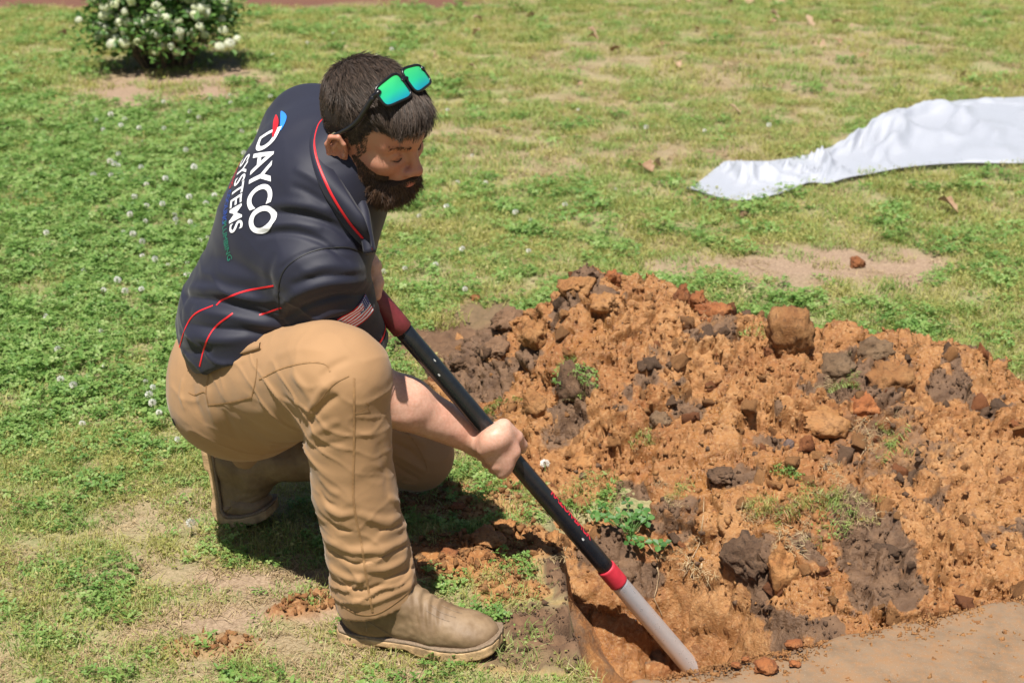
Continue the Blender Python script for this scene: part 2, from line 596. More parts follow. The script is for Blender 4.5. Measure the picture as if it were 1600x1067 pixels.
def clay_nodes(m, c, wet=0.0, tone=None, vec_scale=1.0):
    """colour, roughness and relief of the dug clay"""
    n1 = m.noise(c, 5 * vec_scale, 5, 0.6)
    n2 = m.noise(c, 26 * vec_scale, 5, 0.65, 0.3)
    n3 = m.noise(c, 110 * vec_scale, 4, 0.6)
    col = m.ramp(n1, [(0.28, (0.25, 0.090, 0.022)), (0.5, (0.325, 0.143, 0.043)), (0.72, (0.40, 0.202, 0.074))])
    col = m.mix(m.ramp(n2, [(0.52, (0, 0, 0)), (0.72, (0.75, 0.75, 0.75))]), col, (0.17, 0.062, 0.020))
    col = m.mix(m.ramp(n3, [(0.5, (0, 0, 0)), (0.72, (0.7, 0.7, 0.7))]), col, (0.48, 0.285, 0.13))
    n4 = m.noise(c, 75 * vec_scale, 5, 0.75, 0.5)
    col = m.mix(m.ramp(n4, [(0.54, (0, 0, 0)), (0.66, (0.75, 0.75, 0.75))]), col, (0.15, 0.055, 0.017))
    dk = m.ramp(n2, [(0.3, (0.085, 0.043, 0.021)), (0.7, (0.205, 0.115, 0.060))])
    if tone is not None:
        t2 = m.math('ADD', tone, m.math('MULTIPLY', m.math('SUBTRACT', n2, 0.5), 0.9))
        col = m.mix(m.ramp(t2, [(0.38, (0, 0, 0)), (0.62, (1, 1, 1))]), col, dk)
    rg = m.ramp(m.noise(c, 14 * vec_scale, 4), [(0.35, (0.82 - 0.35 * wet,) * 3), (0.62, (0.92 - 0.2 * wet,) * 3)])
    return col, rg, n2, n3
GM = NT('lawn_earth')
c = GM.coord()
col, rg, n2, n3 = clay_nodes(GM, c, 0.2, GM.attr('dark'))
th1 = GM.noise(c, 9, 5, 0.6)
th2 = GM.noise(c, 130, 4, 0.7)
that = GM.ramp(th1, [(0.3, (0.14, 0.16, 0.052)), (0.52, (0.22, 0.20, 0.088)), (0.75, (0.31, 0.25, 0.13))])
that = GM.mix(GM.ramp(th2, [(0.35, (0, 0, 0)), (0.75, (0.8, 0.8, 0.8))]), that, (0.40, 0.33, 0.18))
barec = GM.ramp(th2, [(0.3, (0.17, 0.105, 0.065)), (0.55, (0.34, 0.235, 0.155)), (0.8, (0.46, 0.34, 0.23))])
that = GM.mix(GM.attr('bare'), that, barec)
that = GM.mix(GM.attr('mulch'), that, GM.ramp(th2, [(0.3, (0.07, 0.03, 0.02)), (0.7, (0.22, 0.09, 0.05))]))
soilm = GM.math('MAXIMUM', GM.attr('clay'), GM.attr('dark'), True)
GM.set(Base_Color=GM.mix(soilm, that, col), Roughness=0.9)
b1 = GM.bump(n2, 0.5, 0.012)
GM.bump(GM.noise(c, 220, 4, 0.7), 0.6, 0.006, b1)
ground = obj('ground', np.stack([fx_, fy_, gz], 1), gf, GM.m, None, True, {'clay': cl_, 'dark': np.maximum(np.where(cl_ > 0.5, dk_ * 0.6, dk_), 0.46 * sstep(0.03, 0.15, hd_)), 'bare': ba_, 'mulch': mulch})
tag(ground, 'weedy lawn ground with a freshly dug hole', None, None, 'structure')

# ---- the concrete slab beside the hole
def slab():
    L, Wd, T = 2.6, 1.6, 0.13
    us = np.concatenate([np.linspace(0, 0.9, 120), np.linspace(0.92, L, 40)])
    ws = np.concatenate([[0.0, 0.002, 0.006, 0.012, 0.02, 0.03, 0.045], np.linspace(0.06, 0.35, 40), np.linspace(0.4, Wd, 14)])
    V = []
    for u in us:
        for w in ws:
            V.append((u, w))
    V = np.array(V)
    p = np.stack([V[:, 0] * 9, V[:, 1] * 9, 0 * V[:, 0]], 1)
    wob = 0.010 * fbm(np.stack([V[:, 0] * 7, 0 * V[:, 0], 0 * V[:, 0]], 1), 4, 77)
    top = 0.016 - 0.022 * np.exp(-V[:, 1] / 0.010) - 0.010 * np.exp(-V[:, 1] / 0.05) * (0.6 + fbm(p, 3, 78)) + 0.0025 * fbm(p * 2.5, 4, 79)
    xy = SLAB0 + np.outer(V[:, 0] - 0.0, SDIR) - np.outer(V[:, 1] - wob * np.exp(-V[:, 1] / 0.06), SNRM)
    v = np.stack([xy[:, 0], xy[:, 1], top], 1)
    nu, nw = len(us), len(ws)
    i = np.arange(nu * nw).reshape(nu, nw)
    f = np.stack([i[:-1, :-1], i[:-1, 1:], i[1:, 1:], i[1:, :-1]], -1).reshape(-1, 4).tolist()
    rim = list(i[:, 0]) + list(i[-1, 1:]) + list(i[-2::-1, -1]) + list(i[0, -2:0:-1])
    base = len(v)
    lowv = v[rim].copy()
    lowv[:, 2] = -T
    v = np.concatenate([v, lowv])
    for k in range(len(rim)):
        k2 = (k + 1) % len(rim)
        f.append((rim[k], rim[k2], base + k2, base + k))
    m = NT('dirty_concrete')
    c = m.coord()
    a = m.noise(c, 7, 6, 0.65)
    b = m.noise(c, 60, 5, 0.7)
    g = m.noise(c, 340, 3, 0.7)
    col = m.ramp(a, [(0.3, (0.155, 0.100, 0.056)), (0.5, (0.23, 0.152, 0.090)), (0.7, (0.28, 0.150, 0.066))])
    col = m.mix(m.ramp(b, [(0.45, (0, 0, 0)), (0.7, (0.7, 0.7, 0.7))]), col, (0.29, 0.145, 0.058))
    col = m.mix(m.ramp(g, [(0.6, (0, 0, 0)), (0.72, (0.6, 0.6, 0.6))]), col, (0.38, 0.32, 0.25))
    m.set(Base_Color=col, Roughness=0.85)
    q = m.bump(b, 0.3, 0.006)
    m.bump(g, 0.4, 0.003, q)
    o = obj('concrete_slab', v, f, m.m, None, True)
    tag(o, 'clay stained concrete slab edge in the lower right corner beside the hole', None, None, 'structure')
slab()

# ================================================================== the heap of dug clay
PTS = [(700, 560, 3.95), (720, 545, 3.9), (720, 600, 3.7), (735, 650, 3.55), (800, 500, 3.85), (800, 590, 3.62), (790, 655, 3.48), (815, 715, 3.33), (850, 470, 3.80), (900, 428, 3.75), (900, 560, 3.50), (900, 660, 3.34), (900, 760, 3.17),
       (950, 425, 3.74), (1000, 448, 3.72), (1000, 540, 3.52), (1000, 640, 3.34), (1000, 750, 3.16), (1000, 845, 3.02), (1000, 950, 2.90), (1060, 455, 3.72), (1100, 470, 3.70), (1100, 600, 3.42), (1100, 700, 3.22), (1100, 800, 3.04),
       (1100, 900, 2.92), (1160, 985, 2.80), (1200, 505, 3.66), (1200, 620, 3.36), (1200, 740, 3.10), (1200, 860, 2.90), (1200, 960, 2.75), (1300, 520, 3.62), (1300, 640, 3.30), (1300, 760, 3.04), (1300, 880, 2.82),
       (1300, 965, 2.69), (1400, 532, 3.60), (1400, 680, 3.24), (1400, 800, 2.96), (1400, 900, 2.77), (1480, 545, 3.60), (1480, 700, 3.20), (1480, 850, 2.84), (1560, 580, 3.55), (1560, 730, 3.15), (1560, 860, 2.82)]
ctrl = [AY(*q) for q in PTS]
for px, y, z in ((700, 4.25, 0.0), (800, 4.25, 0.02), (900, 4.2, 0.04), (1000, 4.2, 0.03), (1100, 4.2, 0.02), (1250, 4.1, 0.0), (1400, 4.1, -0.01), (1560, 4.0, -0.03), (900, 4.5, -0.1), (1200, 4.5, -0.1), (700, 4.5, -0.1)):
    ctrl.append(np.array([(px - 800) / FPX * (y * _c + (CAM_H - z) * _s), y, z]))
for x, y, z in ((-0.33, 3.9, -0.05), (-0.28, 3.5, -0.06), (-0.08, 3.2, -0.07), (0.10, 3.02, -0.06), (0.25, 2.72, -0.36), (0.45, 2.60, -0.38), (1.6, 3.9, -0.1), (1.75, 3.3, -0.08), (1.7, 2.8, -0.08), (0.16, 2.85, -0.30), (0.36, 2.90, -0.33), (0.42, 2.83, -0.40), (0.50, 2.72, -0.36), (0.75, 2.45, -0.30), (1.2, 2.45, -0.2)):
    ctrl.append(np.array([x, y, z]))
ctrl = np.array(ctrl)
def _tps(r):
    return r * r * np.log(r + 1e-9)
_A = _tps(np.linalg.norm(ctrl[:, None, :2] - ctrl[None, :, :2], axis=2)) + np.eye(len(ctrl)) * 0.003
_P = np.c_[np.ones(len(ctrl)), ctrl[:, :2]]
_S = np.linalg.solve(np.block([[_A, _P], [_P.T, np.zeros((3, 3))]]), np.r_[ctrl[:, 2], 0, 0, 0])
def heap_z(x, y):
    r = np.sqrt((x[:, None] - ctrl[None, :, 0]) ** 2 + (y[:, None] - ctrl[None, :, 1]) ** 2)
    return _tps(r) @ _S[:-3] + _S[-3] + _S[-2] * x + _S[-1] * y
hx, hy = np.arange(-0.36, 1.62, 0.0046), np.arange(2.46, 4.25, 0.0046)
HX, HY = np.meshgrid(hx, hy, indexing='ij')
x, y = HX.ravel(), HY.ravel()
z = np.concatenate([heap_z(x[i:i + 40000], y[i:i + 40000]) for i in range(0, len(x), 40000)])
i = np.arange(len(x)).reshape(HX.shape)
pf = np.stack([i[:-1, :-1], i[1:, :-1], i[1:, 1:], i[:-1, 1:]], -1).reshape(-1, 4)
pv = np.stack([x, y, z], 1)
pn = vnormals(pv, pf)
warp = np.stack([fbm(pv * 9, 2, 61), fbm(pv * 9, 2, 62), fbm(pv * 9, 2, 63)], 1) * 0.35
gully = fbm(pv * 5, 3, 68)
smooth_wet = sstep(0.15, 0.55, fbm(pv * 4.5 + 9, 3, 69))
def lumps(sc, wp, seed, e0=0.12, e1=0.72):
    F1, rn = cells(pv * sc + wp, seed)
    return rn * (1 - sstep(e0, e1, F1)) + 0.35 * (0.6 - F1)
fine = np.stack([fbm(pv * 45, 2, 81), fbm(pv * 45, 2, 82), fbm(pv * 45, 2, 83)], 1) * 0.28
big = 0.45 * lumps(7, warp + fine * 0.3, 64) + 0.55 * broken(pv * 9 + warp + fine * 0.5, 164)
mid = 0.3 * lumps(19, warp * 2 + fine, 65) + 0.7 * broken(pv * 20 + warp * 2 + fine * 1.2, 165)
sml = lumps(44, warp * 3 + fine * 2, 66)
chips = 0.5 - 2 * np.abs(vnoise(pv * 75, 70)) + 0.7 * vnoise(pv * 130, 73)
sw = 1 - 0.65 * smooth_wet
disp = 0.070 * big + 0.024 * mid * sw + 0.0095 * sml * sw + 0.0032 * chips * (1 - 0.45 * smooth_wet) + 0.022 * gully - 0.030
fadeh = sstep(-0.10, -0.02, z - 0.0) * 0.45 + 0.55
pv = relax(pv + pn * (disp * fadeh)[:, None], pf, 1, 0.25)
gzz = ground_z(pv[:, 0], pv[:, 1])
keep = (pv[:, 2] > gzz - 0.035)
pf = pf[keep[pf].any(1)]
use = np.unique(pf)
mp = np.full(len(pv), -1)
mp[use] = np.arange(len(use))
pf, pv, smw = mp[pf], pv[use], smooth_wet[use]
dkb = np.zeros(len(pv))
heap_bvh = bvh_of(pv, pf)
for px, py, rr, a in ((715, 560, 0.16, 1.0), (770, 515, 0.13, 0.9), (740, 590, 0.10, 0.9), (890, 645, 0.055, 1.0), (905, 600, 0.05, 1.0), (1175, 880, 0.085, 1.0), (1260, 860, 0.06, 0.7), (1365, 870, 0.09, 0.8), (985, 780, 0.06, 0.9), (960, 860, 0.08, 0.8), (1000, 900, 0.06, 0.8),
                      (1050, 810, 0.07, 0.6), (1130, 500, 0.07, 0.6), (1030, 560, 0.05, 0.5), (1080, 640, 0.06, 0.6), (1150, 740, 0.06, 0.7), (1330, 790, 0.09, 0.7), (1200, 500, 0.08, 0.6), (1340, 590, 0.12, 0.8), (820, 560, 0.06, 0.7), (770, 590, 0.08, 0.9), (1400, 700, 0.2, 0.5), (860, 680, 0.05, 0.6)):
    q, _ = cast(heap_bvh, px, py)
    if q is not None:
        dkb = np.maximum(dkb, a * sstep(1.2, 0.6, np.linalg.norm(pv - q, axis=1) / rr + 0.35 * fbm(pv * 14, 3, 91)))
dkb = np.maximum(dkb, 0.75 * sstep(0.34, 0.62, fbm(pv * 6.5, 4, 95)))
PM = NT('dug_clay')
c = PM.coord()
col, rg, n2, n3 = clay_nodes(PM, c, 1.0, PM.attr('dark'))
wet = PM.attr('wet')
rgh = PM.math('SUBTRACT', rg, PM.math('MULTIPLY', wet, 0.22))
PM.set(Base_Color=col, Roughness=rgh)
b1 = PM.bump(n2, 0.45, 0.014)
PM.bump(PM.noise(c, 170, 5, 0.7), 0.75, 0.007, b1)
PM.b.inputs['Specular IOR Level'].default_value = 0.5
wetl, _ = seen_line(heap_bvh, [(1110, 640), (1100, 720), (1092, 800), (1085, 880)], 8)
wl, _ = dist_poly(pv, wetl)
smw = np.maximum(smw, 1.6 * sstep(0.06, 0.02, wl + 0.012 * fbm(pv * 30, 2, 97)))
HEAP = obj('dirt_pile', pv, pf, PM.m, None, False, {'dark': dkb, 'wet': smw * (1 - dkb)})
tag(HEAP, 'large heap of freshly dug orange clay and brown topsoil beside the hole', 'dirt pile')

# ---- clods
def soil_mat(name, cols, wet=0.0):
    m = NT(name)
    c = m.coord()
    oi = m.n('ObjectInfo')
    n1 = m.noise(c, 18, 5, 0.65)
    n3 = m.noise(c, 120, 4, 0.65)
    col = m.ramp(n1, [(0.3, cols[0]), (0.5, cols[1]), (0.72, cols[2])])
    n4 = m.noise(c, 70, 5, 0.75, 0.5)
    col = m.mix(m.ramp(n4, [(0.5, (0, 0, 0)), (0.64, (0.8, 0.8, 0.8))]), col, tuple(x * 0.5 for x in cols[0]))
    hs = m.n('HueSaturation')
    m.L(col, hs.inputs['Color'])
    m.L(m.math('ADD', m.math('MULTIPLY', oi.outputs['Random'], 0.5), 0.75), hs.inputs['Value'])
    m.set(Base_Color=hs.outputs[0], Roughness=0.9 - 0.45 * wet)
    b = m.bump(n1, 0.5, 0.012)
    m.bump(m.noise(c, 170, 5, 0.7), 0.75, 0.007, b)
    return m.m
OCHRE = soil_mat('ochre_clod', ((0.27, 0.105, 0.028), (0.35, 0.160, 0.050), (0.42, 0.22, 0.082)), 0.4)
REDCL = soil_mat('red_clod', ((0.19, 0.055, 0.016), (0.27, 0.092, 0.026), (0.34, 0.14, 0.048)), 0.1)
WETCL = soil_mat('wet_clod', ((0.28, 0.115, 0.034), (0.34, 0.162, 0.054), (0.39, 0.20, 0.078)), 0.85)
BROWN = soil_mat('brown_clod', ((0.085, 0.043, 0.021), (0.15, 0.082, 0.043), (0.22, 0.128, 0.072)), 0.1)
GREYC = soil_mat('grey_sod', ((0.12, 0.070, 0.036), (0.19, 0.115, 0.060), (0.25, 0.16, 0.088)), 0.0)
STONE = soil_mat('grey_stone', ((0.13, 0.085, 0.068), (0.18, 0.12, 0.098), (0.22, 0.15, 0.125)), 0.1)
def ico(sub):
    bm = bmesh.new()
    bmesh.ops.create_icosphere(bm, subdivisions=sub, radius=1.0)
    v = np.array([q.co[:] for q in bm.verts])
    f = np.array([[q.index for q in p.verts] for p in bm.faces])
    bm.free()
    return v, f
def clod_shape(seed, sub=3, rough=0.28, facet=0.2):
    v, f = ico(sub)
    g = np.random.default_rng(seed)
    F1, rn = cells(v * 2.4 + seed + 0.25 * np.stack([fbm(v * 5, 2, k) for k in (1, 2, 3)], 1), seed)
    d = 1 + rough * fbm(v * 1.1 + seed * 3.1, 2, seed) + 0.9 * rough * (rn * (1 - sstep(0.25, 0.6, F1)) - 0.3) + 0.25 * rough * fbm(v * 6 + seed, 3, seed + 3)
    v = v * d[:, None]
    for _ in range(5):                                     # broken faces
        n = unit(g.normal(size=3))
        c = 0.62 + 0.3 * g.random()
        h = v @ n - c
        v = v - np.outer(np.clip(h, 0, None) * (1 - facet), n)
    n = vnormals(v, f)
    return v + n * (0.10 * broken(v * 3.2 + seed, seed + 7) + 0.07 * fbm(v * 9, 3, seed + 9))[:, None], f
def hull(seed, n=16):
    g = np.random.default_rng(seed)
    bm = bmesh.new()
    for q in g.normal(size=(n, 3)):
        bm.verts.new(Vector(q / np.linalg.norm(q) * g.uniform(0.55, 1.2)))
    r = bmesh.ops.convex_hull(bm, input=bm.verts)
    bmesh.ops.delete(bm, geom=[q for q in bm.verts if not q.link_faces], context='VERTS')
    bmesh.ops.triangulate(bm, faces=bm.faces)
    bm.verts.index_update()
    v = np.array([q.co[:] for q in bm.verts])
    f = np.array([[q.index for q in p.verts] for p in bm.faces])
    bm.free()
    return v, f
def chunk(seed):                                            # hull broken up by finer lumps
    v, f = hull(seed, 14)
    bm = bmesh.new()
    vs = [bm.verts.new(q) for q in v]
    for q in f:
        bm.faces.new([vs[i] for i in q])
    for _ in range(2):
        bmesh.ops.subdivide_edges(bm, edges=bm.edges, cuts=1, use_grid_fill=True)
    bmesh.ops.triangulate(bm, faces=bm.faces)
    bm.verts.index_update()
    v = np.array([q.co[:] for q in bm.verts])
    f = np.array([[q.index for q in p.verts] for p in bm.faces])
    bm.free()
    return v + vnormals(v, f) * (0.16 * fbm(v * 2.6 + seed, 3, seed))[:, None], f
SM = [mesh('clod', *chunk(100 + k), None, False) for k in range(10)]
def rot_eul(g):
    return (g.random() * 6.28, g.random() * 6.28, g.random() * 6.28)
g = np.random.default_rng(33)
pieces = []
tri = pv[pf]
area = np.linalg.norm(np.cross(tri[:, 2] - tri[:, 0], tri[:, 3] - tri[:, 1]), axis=1)
cen = tri.mean(1)
area = area * (cen[:, 2] > -0.34) * (cen[:, 1] < 3.95)
def toscreen(p):
    q = np.asarray(p) - np.array([0, 0, CAM_H])
    d = q[:, 1] * _c - q[:, 2] * _s
    return 800 + FPX * q[:, 0] / d, 533 + FPX * (-(q[:, 1] * _s + q[:, 2] * _c)) / d
sx_, sy_ = toscreen(cen)
area = area * (sx_ < 1610) * np.where((cen[:, 0] < 0.62) & (cen[:, 2] < -0.12), 0.12, 1.0)
pick = g.choice(len(cen), 265, p=area / area.sum())
meshes = {}
def mcopy(k, mat):
    if (k, mat.name) not in meshes:
        me = SM[k].copy()
        me.name = 'clod'
        me.materials.clear()
        me.materials.append(mat)
        meshes[(k, mat.name)] = me
    return meshes[(k, mat.name)]
for j in pick:
    dkv = dkb[pf[j]].mean()
    r = float(np.clip(g.lognormal(math.log(0.015), 0.45), 0.008, 0.036))
    mt = BROWN if g.random() < dkv * 0.9 else [OCHRE, OCHRE, REDCL, WETCL][g.integers(4)]
    o = link('clod', mcopy(int(g.integers(10)), mt), HEAP)
    o.location = Vector(cen[j] + np.array([0, 0, r * 0.25]))
    o.rotation_euler = rot_eul(g)
    o.scale = (r * (0.8 + 0.5 * g.random()), r * (0.8 + 0.4 * g.random()), r * (0.6 + 0.3 * g.random()))
def crumbs(name, cents, rads, mat, parent, seed, label=None):
    g = np.random.default_rng(seed)
    n = len(cents)
    Vs, Fs, nv = [], [], 0
    for k in range(8):
        sel = np.arange(k, n, 8)
        bv, bf = hull(900 + k, 10)
        t = g.random(len(sel)) * 6.283
        R = np.zeros((len(sel), 3, 3))
        R[:, 0, 0], R[:, 0, 1], R[:, 1, 0], R[:, 1, 1], R[:, 2, 2] = np.cos(t), -np.sin(t), np.sin(t), np.cos(t), 1
        V = np.einsum('nij,vj->nvi', R, bv) * (rads[sel][:, None, None] * (0.6 + 0.8 * g.random((len(sel), 1, 3)))) + cents[sel][:, None, :]
        Vs.append(V.reshape(-1, 3))
        Fs.append((bf[None] + (np.arange(len(sel)) * len(bv))[:, None, None]).reshape(-1, 3) + nv)
        nv += V.shape[0] * V.shape[1]
    V, F = np.concatenate(Vs), np.concatenate(Fs)
    o = obj(name, V.reshape(-1, 3), F, mat, parent, False)
    o['kind'] = 'stuff'
    return o
for nm, mt, n, lo, sd in (('clay_crumbs', OCHRE, 9000, 0.0, 71), ('topsoil_crumbs', BROWN, 3000, 0.5, 72)):
    w = area * ((dkb[pf].mean(1) >= 0.5) * 1.0 + 0.06 if lo else (dkb[pf].mean(1) < 0.5) * 1.0 + 0.05)
    gg = np.random.default_rng(sd)
    pk = gg.choice(len(cen), n, p=w / w.sum())
    rr = np.clip(gg.lognormal(math.log(0.0036), 0.5, n), 0.0018, 0.011)
    crumbs(nm, cen[pk] + np.c_[gg.normal(size=(n, 2)) * 0.003, rr * 0.3], rr, mt, HEAP, sd)
# spilled clay on the lawn left of the hole
gg = np.random.default_rng(74)
N = 26000
x, y = gg.uniform(-0.75, 0.16, N), gg.uniform(2.25, 3.6, N)
c_, d_, b_, h_ = masks(x, y)
sel = (gg.random(N) < np.where(h_ < 0.02, np.maximum(c_, d_ * 0.5), 0) * 0.55)
x, y, d_, c_ = x[sel], y[sel], d_[sel], c_[sel]
rr = np.clip(gg.lognormal(math.log(0.0042), 0.55, len(x)), 0.002, 0.014) * np.where(d_ > c_, 0.7, 1.0)
cc = np.c_[x, y, ground_z(x, y) + rr * 0.4]
isd = d_ > c_
o = crumbs('clay_spill', cc[~isd], rr[~isd], OCHRE, None, 75)
tag(o, 'crumbled orange clay spilled on the grass left of the hole', 'soil', None, 'stuff')
o = crumbs('topsoil_spill', cc[isd], rr[isd], BROWN, None, 76)
tag(o, 'dark crumbled topsoil along the left lip of the hole', 'soil', None, 'stuff')

def big_clod(px, py, size, mat, seed, label, name='soil_clod', sink=0.25, sub=4, rz=None, tilt=(0, 0), surf=True, cat='clod', rough=0.36, facet=0.2, group=None):
    q, _ = cast(heap_bvh, px, py) if surf else (None, None)
    if q is None:
        q = G(px, py)
        q[2] = ground_z(q[0], q[1])[0]
        base = True
    else:
        base = False
    v, f = clod_shape(seed, sub, rough, facet)
    s = np.array(size) / 2
    v = v * s
    a = seed * 1.7 if rz is None else rz
    R = np.array(Matrix.Rotation(a, 3, 'Z') @ Matrix.Rotation(tilt[0], 3, 'X') @ Matrix.Rotation(tilt[1], 3, 'Y'))
    v = v @ R.T
    o = obj(name, v, f, mat, None, False)
    up = s[2] * (1 - 2 * sink) if base else s[2] * 0.15
    o.location = Vector(q + np.array([0, 0 if base else s[1] * 0.2, up]))
    return tag(o, label, cat, group)
# the ones that stand out
big_clod(1236, 535, (0.125, 0.12, 0.150), OCHRE, 5, 'biggest rounded orange clod standing on the right end of the dirt pile', rz=0.3, rough=0.22)
big_clod(1302, 580, (0.120, 0.09, 0.062), GREYC, 7, 'flat grey brown block of sod right of the biggest orange clod', 'sod_block', tilt=(0.2, -0.15), rough=0.2)
big_clod(1362, 556, (0.110, 0.08, 0.070), GREYC, 9, 'tilted grey sod slab lying behind the flat sod block at the right', 'sod_block', tilt=(-0.3, 0.35), rough=0.25)
big_clod(905, 452, (0.090, 0.075, 0.062), OCHRE, 11, 'tan clod capping the left side of the pile top')
big_clod(955, 440, (0.048, 0.045, 0.052), REDCL, 12, 'small red clod on the very top of the pile beside the tan clod')
big_clod(1068, 465, (0.040, 0.04, 0.075), REDCL, 13, 'narrow upright red clay shard on the pile ridge', rough=0.4)
big_clod(1092, 472, (0.045, 0.04, 0.055), REDCL, 14, 'stubby red clay shard just right of the narrow upright one', rough=0.4)
big_clod(1120, 490, (0.10, 0.08, 0.05), REDCL, 15, 'low reddish clod on the ridge right of the clay shards')
big_clod(895, 615, (0.085, 0.085, 0.150), BROWN, 16, 'dark upright lump of turf with grass on it in the middle of the pile', 'turf_lump', tilt=(-0.25, 0.1), rough=0.25)
big_clod(832, 528, (0.085, 0.08, 0.075), OCHRE, 17, 'orange clod overhanging a dark hollow on the left slope', rough=0.35)
big_clod(835, 638, (0.080, 0.06, 0.072), OCHRE, 18, 'flat faced tan clod left of the dark turf lump', tilt=(0.5, 0.2))
big_clod(915, 722, (0.110, 0.07, 0.055), OCHRE, 19, 'slabby tan clod below the dark turf lump', tilt=(0.5, -0.2), rough=0.22)
big_clod(1284, 664, (0.140, 0.10, 0.066), WETCL, 20, 'smooth wet yellow clod lying across the right slope', rz=0.25, tilt=(0.3, 0.15), rough=0.16)
big_clod(1350, 645, (0.085, 0.08, 0.075), REDCL, 21, 'rough red clod right of the smooth wet yellow clod')
big_clod(1172, 880, (0.105, 0.09, 0.100), BROWN, 22, 'large dark brown chunk sticking out low on the front of the pile', rough=0.38)
big_clod(1225, 900, (0.075, 0.07, 0.120), OCHRE, 23, 'crumbly tan chunk right of the large dark brown chunk', rough=0.35)
big_clod(1130, 745, (0.075, 0.06, 0.045), BROWN, 24, 'flattened brown clod at mid height on the front slope')
big_clod(1035, 660, (0.055, 0.05, 0.04), GREYC, 25, 'grey brown clod in the middle of the front slope')
big_clod(1075, 650, (0.040, 0.035, 0.036), BROWN, 26, 'small dark clod next to the grey brown clod on the front slope')
big_clod(1232, 697, (0.030, 0.028, 0.030), STONE, 27, 'small purplish grey stone below the smooth wet yellow clod', 'stone', rough=0.1, facet=0.5)
big_clod(800, 690, (0.060, 0.05, 0.05), OCHRE, 28, 'orange clod at the foot of the pile above the man\'s hand')
big_clod(940, 480, (0.10, 0.07, 0.06), WETCL, 29, 'wide wet clod just under the pile top')
big_clod(1400, 600, (0.14, 0.11, 0.09), OCHRE, 30, 'broad orange clod at the far right end of the pile')
big_clod(770, 548, (0.09, 0.07, 0.06), BROWN, 31, 'dark topsoil clod at the left foot of the pile')
big_clod(722, 572, (0.08, 0.06, 0.05), BROWN, 32, 'dark topsoil clod nearest to the tool handle')
big_clod(790, 505, (0.09, 0.08, 0.06), BROWN, 33, 'brown clod at the back left of the pile')
big_clod(1340, 420, (0.060, 0.05, 0.042), REDCL, 34, 'lone red clod on the bare dry patch at the far right', surf=False)
big_clod(1166, 341, (0.055, 0.05, 0.045), GREYC, 35, 'pale clod on the grass just below the white plastic sheet', surf=False)
big_clod(742, 472, (0.050, 0.035, 0.02), REDCL, 36, 'flat red clod on the lawn behind the tool grip', surf=False)
big_clod(617, 548, (0.045, 0.04, 0.032), BROWN, 37, 'small brown clod on the lawn below the red grip', surf=False)
big_clod(868, 848, (0.040, 0.035, 0.035), OCHRE, 38, 'orange clod on the grass just right of the black handle', surf=False)
big_clod(910, 795, (0.055, 0.045, 0.05), OCHRE, 39, 'crumbly orange clod between the handle and the leafy weed')
big_clod(760, 845, (0.085, 0.06, 0.034), OCHRE, 40, 'largest clod in the clay spill between boot and hole', surf=False, rough=0.4)
big_clod(790, 830, (0.060, 0.05, 0.040), OCHRE, 41, 'raised clod at the back of the clay spill', surf=False, rough=0.4)
big_clod(700, 865, (0.055, 0.045, 0.022), REDCL, 42, 'reddish clod at the left end of the clay spill next to the trouser cuff', surf=False, rough=0.4)
big_clod(715, 790, (0.045, 0.04, 0.02), REDCL, 43, 'small red clod in the shadow below the kneeling knee', surf=False)
def slab_clod(px, py, r, seed, label):
    q = G(px, py, 0.018)
    v, f = clod_shape(seed, 3, 0.35)
    o = obj('soil_clod', v * np.array(r) / 2, f, REDCL, None, False)
    o.location = Vector(q + np.array([0, 0, r[2] * 0.28]))
    tag(o, label, 'clod', 'clods fallen on the concrete slab')
slab_clod(1197, 1045, (0.048, 0.04, 0.024), 50, 'largest red clod lying on the concrete slab')
slab_clod(1150, 1040, (0.020, 0.018, 0.012), 51, 'small clod left of the largest one on the slab')
slab_clod(1240, 1038, (0.026, 0.02, 0.012), 52, 'flat clod right of the largest one on the slab')
slab_clod(1165, 1030, (0.018, 0.016, 0.010), 53, 'tiny clod close to the slab edge')
slab_clod(1240, 1008, (0.036, 0.026, 0.016), 54, 'dark clod lodged on the slab edge')
gg = np.random.default_rng(78)
n = 2600
u_, w_ = gg.uniform(0.0, 0.95, n), np.abs(gg.normal(size=n)) * 0.05
far = gg.random(n) < 0.4
w_[far] = gg.uniform(0.0, 0.3, far.sum())
xy = SLAB0 + np.outer(u_, SDIR) - np.outer(w_, SNRM)
rr = np.clip(gg.lognormal(math.log(0.0026), 0.5, n), 0.0014, 0.008)
o = crumbs('slab_crumbs', np.c_[xy, 0.012 - 0.02 * np.exp(-w_ / 0.012) + rr * 0.3], rr, OCHRE, None, 79)
tag(o, 'crumbs of orange clay strewn along the concrete slab edge', 'soil', None, 'stuff')
